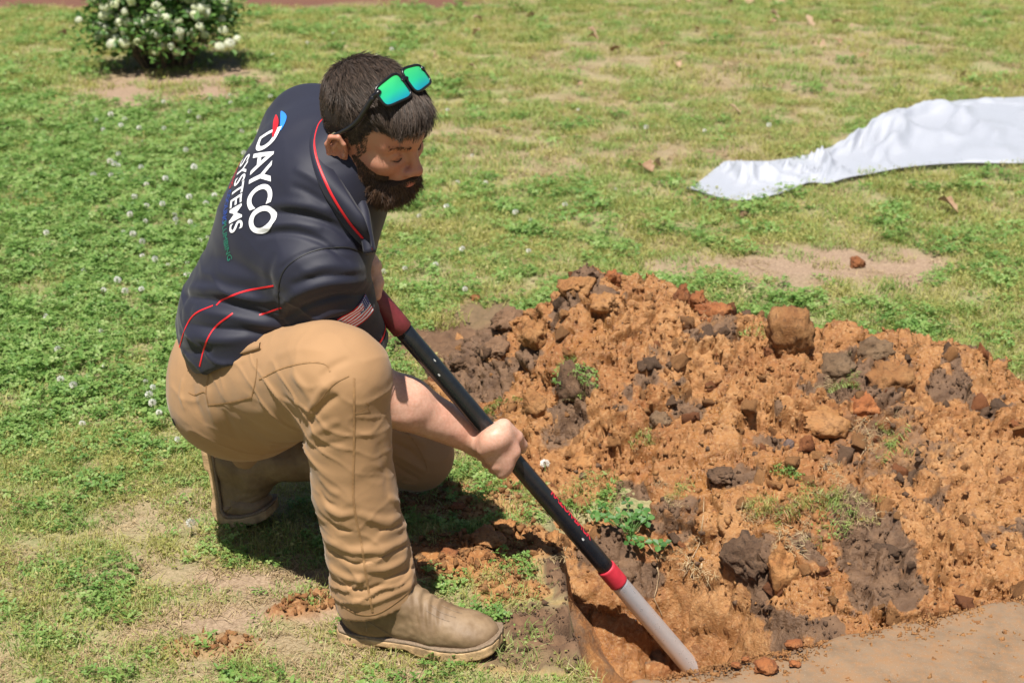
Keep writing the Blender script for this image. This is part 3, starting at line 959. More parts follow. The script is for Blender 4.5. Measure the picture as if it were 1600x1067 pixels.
# ================================================================== the digging man
def cloth_mat(name, col, rough, weave=900, wb=0.12, sheen=0.0, var=0.10, blot=6, big=0.16):
    m = NT(name)
    c = m.coord()
    f = m.noise(c, blot, 5)
    m.set(Base_Color=m.ramp(f, [(0.3, tuple(x * (1 - var) for x in col)), (0.72, tuple(x * (1 + var) for x in col))]), Roughness=rough)
    h1 = m.noise(c, 24, 3, 0.5, 0.3)
    b1 = m.bump(h1, big, 0.005)
    m.bump(m.noise(c, weave, 2), wb, 0.0006, b1)
    if sheen:
        m.set(Sheen_Weight=sheen, Sheen_Roughness=0.45)
    return m.m
def skin_mat(name, base, red):
    m = NT(name)
    c = m.coord()
    a = m.noise(c, 22, 4)
    b = m.noise(c, 160, 3)
    col = m.mix(m.ramp(a, [(0.35, (0, 0, 0)), (0.75, (1, 1, 1))]), base, red)
    col = m.mix(0.10, col, m.ramp(b, [(0.4, (0.25, 0.12, 0.08)), (0.6, (0.8, 0.6, 0.5))]))
    fa = m.attr('face')  # head skin: ruddier, and darker with the face's shade painted into the colour
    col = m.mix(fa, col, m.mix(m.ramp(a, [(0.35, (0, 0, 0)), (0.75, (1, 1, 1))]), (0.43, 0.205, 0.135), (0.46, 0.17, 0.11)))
    m.set(Base_Color=col, Roughness=0.48, Subsurface_Weight=0.12, Subsurface_Scale=0.006)
    m.b.inputs['Subsurface Radius'].default_value = (1.0, 0.35, 0.2)
    m.bump(m.noise(c, 420, 3), 0.12, 0.0008)
    return m.m
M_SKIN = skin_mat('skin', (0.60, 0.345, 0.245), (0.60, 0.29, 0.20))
M_SHIRT = cloth_mat('shirt_cloth', (0.0060, 0.0068, 0.0205), 0.66, 1200, 0.10, 0.12, 0.08, 6, 0.05)
M_TROUSER = cloth_mat('canvas_trousers', (0.335, 0.190, 0.088), 0.85, 800, 0.15, 0.12, 0.08)
M_SEAM = simple('trouser_seam', (0.30, 0.165, 0.07), 0.8, 0.2, 120)
M_BLACK = simple('black_web', (0.012, 0.012, 0.014), 0.6)
M_RED = simple('red_print', (0.62, 0.012, 0.02), 0.5, 0.08)
M_WHITE = simple('white_print', (0.80, 0.80, 0.82), 0.5, 0.04)
M_BLUE = simple('blue_print', (0.03, 0.22, 0.72), 0.5, 0.05)
M_BLUE2 = simple('deep_blue_print', (0.02, 0.07, 0.36), 0.5, 0.05)
M_GREEN = simple('green_print', (0.01, 0.19, 0.12), 0.5, 0.05)
M_NAVY = simple('navy_print', (0.025, 0.03, 0.16), 0.5, 0.05)
M_GREYC = simple('grey_hem', (0.09, 0.09, 0.095), 0.6, 0.1)

PERSON = empty('person', (-0.35, 2.8, 0.0))
tag(PERSON, 'bearded man in dark polo shirt and tan work trousers, kneeling on one knee to dig', 'person')

# joints (near = the side turned to the camera)
Hn, Hf = C(402, 612, 3.00), C(424, 570, 3.16)
Kn, Kf = C(533, 588, 2.66), C(650, 708, 3.40)
An = np.array([-0.262, 2.512, 0.10])
Af = C(352, 700, 3.30)
Sn, Sf = C(494, 424, 2.735), C(490, 214, 2.94)
En, Wn = C(578, 602, 2.93), C(755, 690, 3.06)
s_ax = unit(Sf - Sn)
Pc = (Hn + Hf) / 2
h_ax = unit(Hf - Hn)
u_ax = unit((Sn + Sf) / 2 - Pc)
u_ax = unit(u_ax - s_ax * u_ax.dot(s_ax) * 0.8)
f_ax = unit(np.cross(s_ax, u_ax))
if f_ax[0] < 0:
    f_ax = -f_ax
S1, S2, S3 = C(402, 500, 2.93), C(457, 380, 2.87), C(511, 272, 2.82)
NECK = C(533, 262, 2.74)

# ---- head frame
th, ph, ro = rad(32), rad(20), rad(13)
hF = np.array([math.cos(th) * math.cos(ph), -math.sin(th) * math.cos(ph), -math.sin(ph)])
hL = np.array([math.sin(th), math.cos(th), 0.0])                 # his left, away from the camera
hU = np.cross(hF, hL)
hL, hU = hL * math.cos(ro) + hU * math.sin(ro), hU * math.cos(ro) - hL * math.sin(ro)
HEAD = C(583, 205, 2.695)
HS = 0.95
_to_head = frame(HEAD, hF * HS, hL * HS, hU * HS)
def to_head(v):                                            # the lower face is short
    v = np.array(v, float)
    q = v.reshape(-1, 3)
    w = sstep(-0.02, 0.045, q[:, 0]) * 0.27
    z0 = q[:, 2].copy()
    q[:, 2] = np.where(z0 < -0.05, -0.05 + (z0 + 0.05) * (1 - w), z0) + 0.012 * sstep(0.0, 0.06, q[:, 0]) * sstep(0.085, 0.03, z0)
    q[:, 0] -= 0.22 * np.clip(-0.05 - z0, 0, 0.1) * sstep(0.0, 0.06, q[:, 0])
    return _to_head(v)
def head_local(p):
    return (np.asarray(p) - HEAD) @ np.stack([hF, hL, hU], 1) / HS

nk_dir = unit(HEAD - hU * 0.06 - hF * 0.03 - NECK)

# ---- trousers
fl = Fld((-0.80, 2.30, -0.02), (-0.02, 3.34, 0.72), 0.0036)
fl.cap(Hn, Kn + np.array([0.0, 0.012, -0.004]), 0.122, 0.088, 0.03)
fl.cap(C(395, 592, 2.90), C(500, 572, 2.70), 0.100, 0.078, 0.04)
fl.cap(Kn, Kn * 0.5 + An * 0.5 + np.array([-0.008, 0, 0]), 0.083, 0.074, 0.022)
fl.cap(Kn * 0.5 + An * 0.5 + np.array([-0.008, 0, 0]), An + np.array([0.005, 0, -0.01]), 0.074, 0.079, 0.02)
fl.ell(Pc + np.array([-0.025, -0.01, 0.045]), (0.175, 0.145, 0.130), (h_ax, np.cross((0, 0, 1), h_ax), (0, 0, 1)), 0.05)
fl.ell(Hn + np.array([-0.045, 0.02, -0.008]), (0.138, 0.14, 0.128), None, 0.06)
fl.ell(Hf + np.array([-0.05, 0.0, 0.0]), (0.13, 0.12, 0.125), None, 0.06)
fl.cap(Hf, Kf, 0.118, 0.084, 0.03)
fl.cap(Kf, Af + np.array([0.06, 0, 0.005]), 0.080, 0.066, 0.02)
waist_n = unit(np.array([0.12, 0.0, 1.0]))
hem_n = unit(An - Kn + np.array([0.07, 0.0, 0.0]))
hem_p = An + np.array([0.0, 0, -0.012])
fl.cap(hem_p - hem_n * 0.03, hem_p + hem_n * 0.06, 0.058, 0.066, 0.004, cut=True)
fl.plane(hem_p, hem_n, (-0.45, 2.32, -0.02), (-0.10, 2.70, 0.22))
tv, tf = fl.mesh()
tv = relax(tv, tf, 3)
tb = bvh_of(tv, tf)
TF = [  # bunched cuff
    ([(512, 838), (548, 858), (600, 856), (640, 838)], 0.011, 0.010), ([(514, 858), (550, 878), (585, 876)], 0.007, -0.011),
    ([(590, 870), (618, 858), (640, 846)], 0.007, -0.010), ([(512, 880), (545, 902), (580, 900)], 0.010, 0.011), ([(572, 890), (612, 884), (650, 862)], 0.010, 0.010),
    ([(520, 902), (560, 920), (600, 912)], 0.007, -0.010), ([(600, 905), (630, 893), (652, 880)], 0.006, -0.010), ([(522, 925), (575, 940), (625, 922), (655, 898)], 0.010, 0.008),
    ([(560, 800), (600, 812), (636, 800)], 0.010, 0.008), ([(512, 812), (535, 826), (560, 830)], 0.008, -0.008), ([(590, 828), (615, 822), (634, 815)], 0.007, -0.009),
    ([(508, 790), (530, 802), (555, 800)], 0.010, 0.008), ([(606, 775), (625, 785), (636, 780)], 0.009, 0.007), ([(500, 745), (516, 765), (532, 772)], 0.010, 0.006),
    ([(500, 768), (512, 784), (526, 790)], 0.007, -0.007), ([(605, 745), (622, 752), (632, 748)], 0.008, -0.006),
    # back of the knee
    ([(484, 660), (498, 640), (530, 615)], 0.010, -0.012), ([(486, 640), (500, 612), (525, 590)], 0.010, 0.009), ([(482, 680), (505, 668), (530, 655)], 0.011, 0.008),
    ([(484, 700), (510, 694), (540, 690)], 0.011, -0.006), ([(500, 590), (520, 572), (545, 560)], 0.010, -0.006), ([(486, 625), (470, 600), (455, 580)], 0.012, 0.006),
    ([(478, 645), (462, 630), (440, 620)], 0.012, -0.006),
    # seat and thigh
    ([(300, 600), (305, 630), (320, 665)], 0.014, -0.005), ([(325, 605), (330, 640), (345, 680)], 0.015, 0.005), ([(350, 640), (358, 660), (370, 685)], 0.013, -0.004),
    ([(285, 590), (282, 615), (288, 640)], 0.009, 0.006), ([(400, 570), (398, 600), (402, 640)], 0.016, -0.003),
    ([(430, 555), (470, 545), (510, 548)], 0.013, 0.005), ([(330, 560), (350, 570), (385, 560)], 0.01, 0.006), ([(560, 600), (575, 650), (580, 720)], 0.018, 0.004),
    ([(530, 690), (545, 740), (548, 790)], 0.014, 0.005), ([(590, 690), (600, 730), (605, 770)], 0.013, -0.004),
    # the kneeling leg
    ([(612, 690), (635, 700), (660, 720)], 0.010, -0.008), ([(612, 705), (640, 722), (668, 738)], 0.009, 0.008), ([(612, 722), (635, 738), (655, 748)], 0.008, -0.007),
    ([(615, 675), (640, 680), (665, 695)], 0.010, 0.006), ([(612, 740), (630, 752), (650, 755)], 0.008, 0.006)]
tv = folds(tv, tf, [(p_, w_ * 0.7, a_ * 0.50) for p_, w_, a_ in TF], tb)
tn = vnormals(tv, tf)
wr = fbm(tv * np.array([9, 9, 14]), 3, 5)
low = sstep(0.32, 0.10, tv[:, 2]) * (tv[:, 1] < 2.72)
ring = np.sin(tv[:, 2] * 175 + 5.0 * fbm(tv * np.array([16, 16, 9]), 2, 8)) * low
def crease(p, a, b, seed, sharp=2.0):                       # sharp irregular folds running across direction a
    q = np.stack([p @ a, p @ b, p @ np.cross(a, b)], 1)
    q[:, 0] += 0.55 * fbm(p * 0.45, 2, seed + 1)
    r = 1 - np.abs(vnoise(q * np.array([1, 0.28, 0.28]), seed))
    return np.clip(r, 0, 1) ** (2.6 * sharp)
near_leg = (tv[:, 1] < 2.72) & (tv[:, 0] > -0.40)
shin_a = unit(An - Kn)
thigh_a = unit(Kn - Hn)
lowz = sstep(0.40, 0.12, tv[:, 2]) * near_leg
kneeb = np.exp(-((np.linalg.norm(tv - (Kn + np.array([-0.05, 0, -0.06])), axis=1) / 0.10) ** 2))
hipz = np.exp(-((np.linalg.norm(tv - (Hn + np.array([0.03, -0.06, 0.06])), axis=1) / 0.13) ** 2))
c1 = crease(tv * 34, unit(shin_a + np.array([0.25, 0.1, 0.3])), unit(np.array([0.6, 0.8, 0])), 131)
c2 = crease(tv * 26, unit(shin_a + np.array([-0.5, 0.0, 0.4])), unit(np.array([0.8, -0.6, 0])), 133)
c3 = crease(tv * 22, unit(thigh_a + np.array([0.0, 0.3, 0.8])), unit(np.array([0.2, 0.9, 0.3])), 135)
tv = tv + tn * (0.0022 * wr + 0.0052 * c1 * lowz + 0.0048 * c2 * np.clip(lowz + kneeb + 0.1, 0, 1) + 0.0050 * c3 * np.clip(kneeb + hipz + 0.2, 0, 1))[:, None]
TROUSERS = obj('trousers', tv, tf, M_TROUSER, PERSON)
tb = bvh_of(tv, tf)
for pts, hw in (([(545, 586), (520, 600), (500, 625), (482, 642)], 0.0016), ([(553, 590), (553, 690), (552, 780), (565, 850), (572, 900), (582, 955)], 0.0022),
                ([(405, 592), (440, 575), (480, 566), (508, 568), (516, 580)], 0.0016), ([(325, 632), (360, 628), (393, 620)], 0.0022), ([(393, 620), (400, 590), (402, 560)], 0.0014),
                ([(325, 632), (322, 610), (326, 585)], 0.0018), ([(532, 944), (560, 958), (590, 957), (625, 935), (651, 910)], 0.0014), ([(295, 612), (305, 616), (320, 612), (326, 632)], 0.0014),
                ([(608, 662), (640, 680), (662, 715), (668, 735)], 0.0014), ([(555, 645), (575, 635), (572, 628)], 0.0012)):
    L, N = seen_line(tb, pts, 10)
    if len(L) > 2:
        obj('stitched_seam', *ribbon(L, N, hw, 0.0009), M_SEAM, TROUSERS)
# pocket flap over the thigh pocket, and the dark hanging tab
L, N = seen_line(tb, [(330, 556), (345, 544), (375, 536), (408, 534)], 8)
L2, N2 = seen_line(tb, [(336, 572), (352, 562), (372, 556), (409, 545)], 8)
n = min(len(L), len(L2))
fv = np.concatenate([L[:n] + N[:n] * 0.002, (L[:n] + L2[:n]) / 2 + N[:n] * 0.006, L2[:n] + N2[:n] * 0.006, L2[:n] + N2[:n] * 0.0005])
obj('pocket_flap', fv, [(j * n + i, j * n + i + 1, (j + 1) * n + i + 1, (j + 1) * n + i) for j in range(3) for i in range(n - 1)], M_TROUSER, TROUSERS)
L, N = seen_line(tb, [(272, 652), (276, 662)], 6)
if len(L) > 2:
    obj('side_tab', *ribbon(L, N, 0.006, 0.004), M_BLACK, TROUSERS)

# ---- belt: a band just under the waist cut
bc = Pc + waist_n * 0.085
bx = unit(np.cross(h_ax, waist_n)); by = np.cross(waist_n, bx)
bv, bf = [], []
nb = 64
for i in range(nb):
    a = 2 * math.pi * i / nb
    dirv = math.cos(a) * bx + math.sin(a) * by
    hit = tb.ray_cast(Vector(bc + dirv * 0.5), Vector(-dirv))
    p = np.array(hit[0]) if hit[0] is not None else bc + dirv * 0.17
    p = bc + dirv * min(np.dot(p - bc, dirv), 0.150)
    for o, z in ((0.001, -0.022), (0.006, -0.018), (0.006, 0.018), (0.001, 0.022)):
        bv.append(p + dirv * o + waist_n * z)
for i in range(nb):
    j = (i + 1) % nb
    for k in range(3):
        bf.append((i * 4 + k, j * 4 + k, j * 4 + k + 1, i * 4 + k + 1))
obj('belt', bv, bf, M_BLACK, PERSON)

# ---- shirt
fl = Fld((-0.80, 2.36, 0.38), (-0.12, 3.16, 1.12), 0.0038)
S0 = Pc + waist_n * 0.085 + np.array([-0.024, 0.0, 0.0])
fl.cap(S0, S1, 0.146, 0.140, 0.03, h_ax, 1.24)
fl.cap(S1, S2, 0.140, 0.140, 0.05, s_ax, 1.26)
fl.cap(S2, S3, 0.136, 0.100, 0.05, s_ax, 1.30)
fl.ell((S2 * 0.45 + S3 * 0.55) - f_ax * 0.012, (0.195, 0.130, 0.150), (s_ax, f_ax, u_ax), 0.05)
fl.cap(S3, Sn, 0.105, 0.086, 0.04)
fl.cap(S3, Sf, 0.105, 0.088, 0.06)
fl.cap(NECK - hU * 0.02, Sn + u_ax * 0.02, 0.070, 0.066, 0.04)
fl.cap(NECK - hU * 0.02, Sf + u_ax * 0.02, 0.068, 0.064, 0.04)
slv = Sn + (En - Sn) * 0.64
fl.cap(Sn, slv, 0.083, 0.072, 0.028)
slvf_e = np.array([-0.43, 3.02, 0.66])
fl.cap(Sf, Sf + (slvf_e - Sf) * 0.8, 0.082, 0.072, 0.06)
# sleeve end, open
sa = unit(En - Sn)
fl.cap(slv - sa * 0.05, slv + sa * 0.12, 0.054, 0.060, 0.003, cut=True)
lo_, hi_ = np.minimum(slv, slv + sa * 0.1) - 0.11, np.maximum(slv, slv + sa * 0.1) + 0.11
lo_[0] = slv[0] - 0.075
fl.plane(slv, sa, lo_, hi_)
# neck opening
fl.cap(NECK - nk_dir * 0.05, NECK + nk_dir * 0.012, 0.088, 0.074, 0.03)
fl.cap(NECK - nk_dir * 0.0, NECK + nk_dir * 0.12, 0.062, 0.070, 0.006, cut=True)
fl.plane(Pc + waist_n * 0.080, -np.array([-0.38, 0.22, 1.0]), (-0.80, 2.36, 0.38), (-0.40, 3.16, 0.70), 0.004)
sv, sf = fl.mesh()
sv = relax(sv, sf, 4)
sb = bvh_of(sv, sf)
SF = [([(425, 330), (470, 335), (520, 350), (548, 372)], 0.008, -0.009), ([(425, 318), (475, 320), (520, 332)], 0.013, 0.007),
      ([(400, 368), (450, 362), (500, 375), (545, 410)], 0.008, -0.008), ([(400, 354), (455, 349), (505, 358)], 0.012, 0.006),
      ([(438, 420), (470, 398), (515, 388), (560, 395)], 0.005, -0.004), ([(438, 480), (470, 455), (520, 440), (570, 440)], 0.013, 0.008),
      ([(440, 500), (480, 478), (530, 462), (575, 460)], 0.010, -0.010), ([(450, 515), (490, 497), (540, 482), (578, 478)], 0.012, 0.008),
      ([(470, 428), (510, 415), (560, 420)], 0.012, 0.006), ([(455, 445), (500, 432), (555, 432)], 0.009, -0.006),
      ([(290, 462), (330, 468), (380, 482), (440, 500)], 0.010, -0.011), ([(288, 450), (330, 452), (385, 462), (430, 470)], 0.014, 0.008),
      ([(300, 485), (340, 490), (390, 500), (435, 512)], 0.013, 0.008), ([(290, 505), (330, 512), (380, 516), (430, 520)], 0.010, -0.008),
      ([(275, 520), (310, 528), (350, 530), (390, 527)], 0.013, 0.007), ([(268, 545), (300, 550), (330, 545)], 0.010, -0.006),
      ([(310, 430), (350, 428), (400, 440)], 0.016, 0.004), ([(330, 400), (370, 410), (420, 440), (445, 470)], 0.016, -0.004),
      ([(430, 395), (420, 430), (430, 480)], 0.016, -0.005), ([(455, 290), (480, 300), (510, 320)], 0.010, -0.005), ([(460, 262), (485, 275), (505, 290)], 0.011, 0.005)]
sv = folds(sv, sf, [(p_, w_ * 0.72, a_ * 0.75) for p_, w_, a_ in SF], sb)
sn_ = vnormals(sv, sf)
wr = fbm(sv @ np.array([[7, 0, 0], [0, 7, 0], [0, 0, 15]]), 3, 11)
wz = vnoise(np.stack([sv @ u_ax * 26 + 1.5 * fbm(sv * 8, 2, 3), sv @ s_ax * 5, sv @ f_ax * 5], 1), 21)
wst = sstep(0.78, 0.55, sv[:, 2])
k1 = crease(sv * 20, unit(u_ax * 0.9 + s_ax * 0.35), s_ax, 141)
k2 = crease(sv * 24, unit(sa * 0.9 + np.array([0, 0, 0.3])), unit(np.cross(sa, (0, 1, 0))), 143)
arm_w = np.exp(-((np.linalg.norm(sv - (Sn * 0.4 + slv * 0.6), axis=1) / 0.09) ** 2))
sv = sv + sn_ * (0.0022 * wr + 0.0028 * wz * wst + 0.0048 * k1 * np.clip(wst + 0.18, 0, 1) + 0.0058 * k2 * arm_w)[:, None]
sv = relax(sv, sf, 1, 0.4)
SHIRT = obj('polo_shirt', sv, sf, M_SHIRT, PERSON)
sb = bvh_of(sv, sf)
# red piping
for pts, hw in (([(428, 446), (385, 454), (350, 467), (338, 477)], 0.0022), ([(333, 477), (305, 490), (290, 512), (280, 545), (277, 560)], 0.0021), ([(440, 480), (420, 487), (405, 492)], 0.0020),
                ([(364, 489), (338, 509), (322, 535), (312, 572)], 0.0021)):
    L, N = seen_line(sb, pts, 10)
    if len(L) > 2:
        obj('red_piping', *ribbon(L, N, hw * 0.8, 0.0008), M_RED, SHIRT)
# seams of the sleeve and yoke
L, N = seen_line(sb, [(437, 490), (436, 445), (450, 415), (490, 392), (540, 386), (574, 398)], 10)
seam = Bag()
seam.add(*ribbon(L, N, 0.0012, 0.0012))
seam.obj('sleeve_seam', M_BLACK, SHIRT)

# ---- collar with its red line
def strip(rows, thick=0.003):
    m, n = len(rows), len(rows[0])
    v = np.concatenate(rows)
    f = [(j * n + i, j * n + i + 1, (j + 1) * n + i + 1, (j + 1) * n + i) for j in range(m - 1) for i in range(n - 1)]
    return v, f
co_px = [(500, 186), (489, 200), (484, 235), (500, 290), (532, 345), (562, 380), (582, 394)]
ci_px = [(528, 186), (516, 203), (513, 240), (535, 292), (556, 325), (570, 345), (578, 372)]
k = 61
Lo, No = [], []
for q, dd in zip(bez(co_px, 10), np.interp(np.linspace(0, 1, k), [0, 0.3, 0.7, 1], [2.79, 2.72, 2.66, 2.665])):
    p_ = C(q[0], q[1], dd)
    c_, m_ = cast(sb, q[0], q[1])
    if c_ is not None and np.linalg.norm(c_ - p_) < 0.07:
        p_ = c_
    Lo.append(p_)
    No.append(unit(unit(np.array([0, 0, CAM_H]) - p_) * 1.0 + unit(p_ - NECK) * 0.6))
Lo, No = np.array(Lo), np.array(No)
for _ in range(6):
    Lo[1:-1] = (Lo[:-2] + 2 * Lo[1:-1] + Lo[2:]) / 4
tt = np.linspace(0, 1, k)
cin = bez([C(528, 186, 2.775), C(516, 203, 2.735), C(512, 240, 2.68), C(535, 290, 2.645), C(556, 325, 2.63), C(570, 345, 2.63), C(579, 372, 2.64)], 10)[:k]
hgt = np.linalg.norm(cin - Lo, axis=1)[:, None]
row1 = Lo + No * 0.004
row0 = Lo - No * 0.003
row3 = cin + No * 0.006
row2 = (row1 + row3) / 2 + No * (0.10 * hgt)
row4 = cin - No * 0.006 + (cin - Lo) * 0.05
row5 = cin - No * 0.03
COLLAR = obj('collar', *strip([row0, row1, row2, row3, row4, row5]), M_SHIRT, SHIRT)
st0 = row1 * 0.70 + row3 * 0.30 + No * (0.045 * hgt + 0.003)
st1 = row1 * 0.57 + row3 * 0.43 + No * (0.068 * hgt + 0.003)
stm = (st0 + st1) / 2 + No * 0.001
obj('red_collar_line', *strip([st0, stm, st1]), M_RED, COLLAR)
# placket below the throat
pv = bez([C(578, 395, 2.665), C(572, 360, 2.67), C(567, 330, 2.685), C(556, 300, 2.715)], 6)
v_, f_ = tube(pv, 0.012, 8)
obj('placket', v_, f_, M_SHIRT, SHIRT)

# ---- lettering on the back, the sleeve flag
def text_tris(body, size=1.0, sub=2, spacing=1.0, bold=0.0, sx=1.0):
    cu = bpy.data.curves.new('lettering', 'FONT')
    cu.body = body
    cu.size = size
    cu.space_character = spacing
    cu.offset = bold
    cu.align_x, cu.align_y = 'LEFT', 'BOTTOM_BASELINE'
    ob = bpy.data.objects.new('lettering', cu)
    COL.objects.link(ob)
    bpy.context.view_layer.update()
    me = bpy.data.meshes.new_from_object(ob.evaluated_get(bpy.context.evaluated_depsgraph_get()))
    bpy.data.objects.remove(ob)
    bm = bmesh.new()
    bm.from_mesh(me)
    bmesh.ops.triangulate(bm, faces=bm.faces)
    for _ in range(sub):
        bmesh.ops.subdivide_edges(bm, edges=bm.edges, cuts=1, use_grid_fill=True)
        bmesh.ops.triangulate(bm, faces=bm.faces)
    v = np.array([q.co[:] for q in bm.verts])
    f = [tuple(q.index for q in p.verts) for p in bm.faces]
    bm.free()
    bpy.data.meshes.remove(me)
    v[:, 0] -= v[:, 0].min()
    v[:, 0] *= sx
    return v, f
def lay(bvh, v2, o, rx, ry, n, lift=0.0015):              # drop flat artwork onto a surface along -n
    out = []
    for a in v2:
        p = o + rx * a[0] + ry * a[1]
        hit = bvh.ray_cast(Vector(p + n * 0.12), Vector(-n))
        out.append((np.array(hit[0]) if hit[0] is not None else p) + n * lift)
    return np.array(out)
pa, na = cast(sb, 408, 268)
bn = unit(na * 0.4 - f_ax * 0.5 + np.array([0, -0.35, 0.15]))
rx = -s_ax - 0.27 * u_ax
rx = unit(rx - bn * rx.dot(bn))
ry = np.cross(bn, rx)
ART = empty('back_print', (0, 0, 0))
ART.parent = SHIRT
def art(name, v, f, mat, off, lift=0.0016):
    v = lay(sb, v, pa + rx * off[0] + ry * off[1], rx, ry, bn, lift)
    return obj(name, v, f, mat, ART)
v, f = text_tris('DAYCO', 0.088, 3, 0.92, 0.0019, 0.72)
art('lettering', v, f, M_WHITE, (-0.090, -0.030))
v, f = text_tris('SYSTEMS', 0.056, 2, 1.0, 0.0008, 0.74)
art('lettering', v, f, M_WHITE, (-0.062, -0.088))
for i, (w, m_, x0) in enumerate((('HEATING', M_RED, -0.03), ('COOLING', M_BLUE2, 0.042), ('PLUMBING', M_GREEN, 0.110))):
    v, f = text_tris(w, 0.022, 1, 1.0, 0.0, 0.72)
    art('lettering', v, f, m_, (x0 - 0.045, -0.113))
def crescent(x0, x1, y0, y1, bow, w):
    v2, nn = [], 14
    for i in range(nn):
        t = i / (nn - 1)
        x, y = x0 + (x1 - x0) * t, y0 + (y1 - y0) * t + bow * math.sin(math.pi * t)
        q = w * math.sin(math.pi * (0.04 + 0.92 * t)) ** 0.8
        v2 += [(x, y - q), (x, y), (x, y + q)]
    return np.array(v2), [(3 * i + k, 3 * i + k + 1, 3 * i + 4 + k, 3 * i + 3 + k) for i in range(nn - 1) for k in (0, 1)]
art('swoosh', *crescent(-0.150, -0.078, -0.012, 0.034, 0.010, 0.007), M_BLUE, (0.0, 0.0))
art('swoosh', *crescent(-0.146, -0.066, -0.024, 0.022, 0.009, 0.007), M_RED, (0.0, 0.0), 0.0022)
# flag on the sleeve
fo, fn_ = cast(sb, 558, 493)
if fo is not None:
    fnv = unit(fn_ + np.array([0.15, -0.2, 0.0]))
    fx = unit(np.cross(sa, fnv)); fx = fx if fx[0] > 0 else -fx
    fx = unit(fx - fnv * fx.dot(fnv))
    fy = np.cross(fnv, fx); fy = fy if fy[2] > 0 else -fy
    FLAG = empty('flag_patch', (0, 0, 0))
    FLAG.parent = SHIRT
    def quadgrid(x0, x1, y0, y1, n=8):
        xs = np.linspace(x0, x1, n)
        v = np.array([(x, y) for y in (y0, y1) for x in xs])
        return v, [(i, i + 1, n + i + 1, n + i) for i in range(n - 1)]
    FW, FH = 0.076, 0.042
    for i in range(13):
        v, f = quadgrid(-FW / 2, FW / 2, -FH / 2 + FH * i / 13, -FH / 2 + FH * (i + 1) / 13)
        obj('flag_stripe', lay(sb, v, fo, fx, fy, fnv, 0.0015), f, M_RED if i % 2 == 0 else M_WHITE, FLAG)
    v, f = quadgrid(FW / 2 - 0.030, FW / 2, FH / 2 - FH * 7 / 13, FH / 2)
    obj('flag_canton', lay(sb, v, fo, fx, fy, fnv, 0.0022), f, M_NAVY, FLAG)
    dots = Bag()
    for r_ in range(5):
        for c_ in range(6):
            cx, cy = FW / 2 - 0.030 + 0.0025 + c_ * 0.005, FH / 2 - 0.0026 - r_ * 0.0043
            q = np.array([(cx + 0.0009 * math.cos(a), cy + 0.0009 * math.sin(a)) for a in np.arange(5) * 2 * math.pi / 5])
            dots.add(lay(sb, q, fo, fx, fy, fnv, 0.0028), [(0, 1, 2, 3, 4)])
    dots.obj('flag_stars', M_WHITE, FLAG)
# red ring and grey hem round the sleeve end
e1 = unit(np.cross(sa, (0, 0, 1))); e2 = np.cross(sa, e1)
for nm, mt, t0, t1 in (('red_sleeve_line', M_RED, -0.024, -0.019), ('grey_sleeve_hem', M_GREYC, -0.014, 0.003)):
    v, f = [], []
    nb = 48
    for i in range(nb):
        a = 2 * math.pi * i / nb
        dv = math.cos(a) * e1 + math.sin(a) * e2
        for z in (t0, t1):
            c0 = slv + sa * min(z, -0.004)
            hit = sb.ray_cast(Vector(c0 + dv * 0.11), Vector(-dv))
            p = np.array(hit[0]) if hit[0] is not None else c0 + dv * 0.073
            if np.dot(p - c0, dv) < 0.05:
                p = c0 + dv * 0.071
            v.append(p + sa * (z - min(z, -0.004)) + dv * 0.0016)
    for i in range(nb):
        j = (i + 1) % nb
        f.append((2 * i, 2 * j, 2 * j + 1, 2 * i + 1))
    obj(nm, v, f, mt, SHIRT)

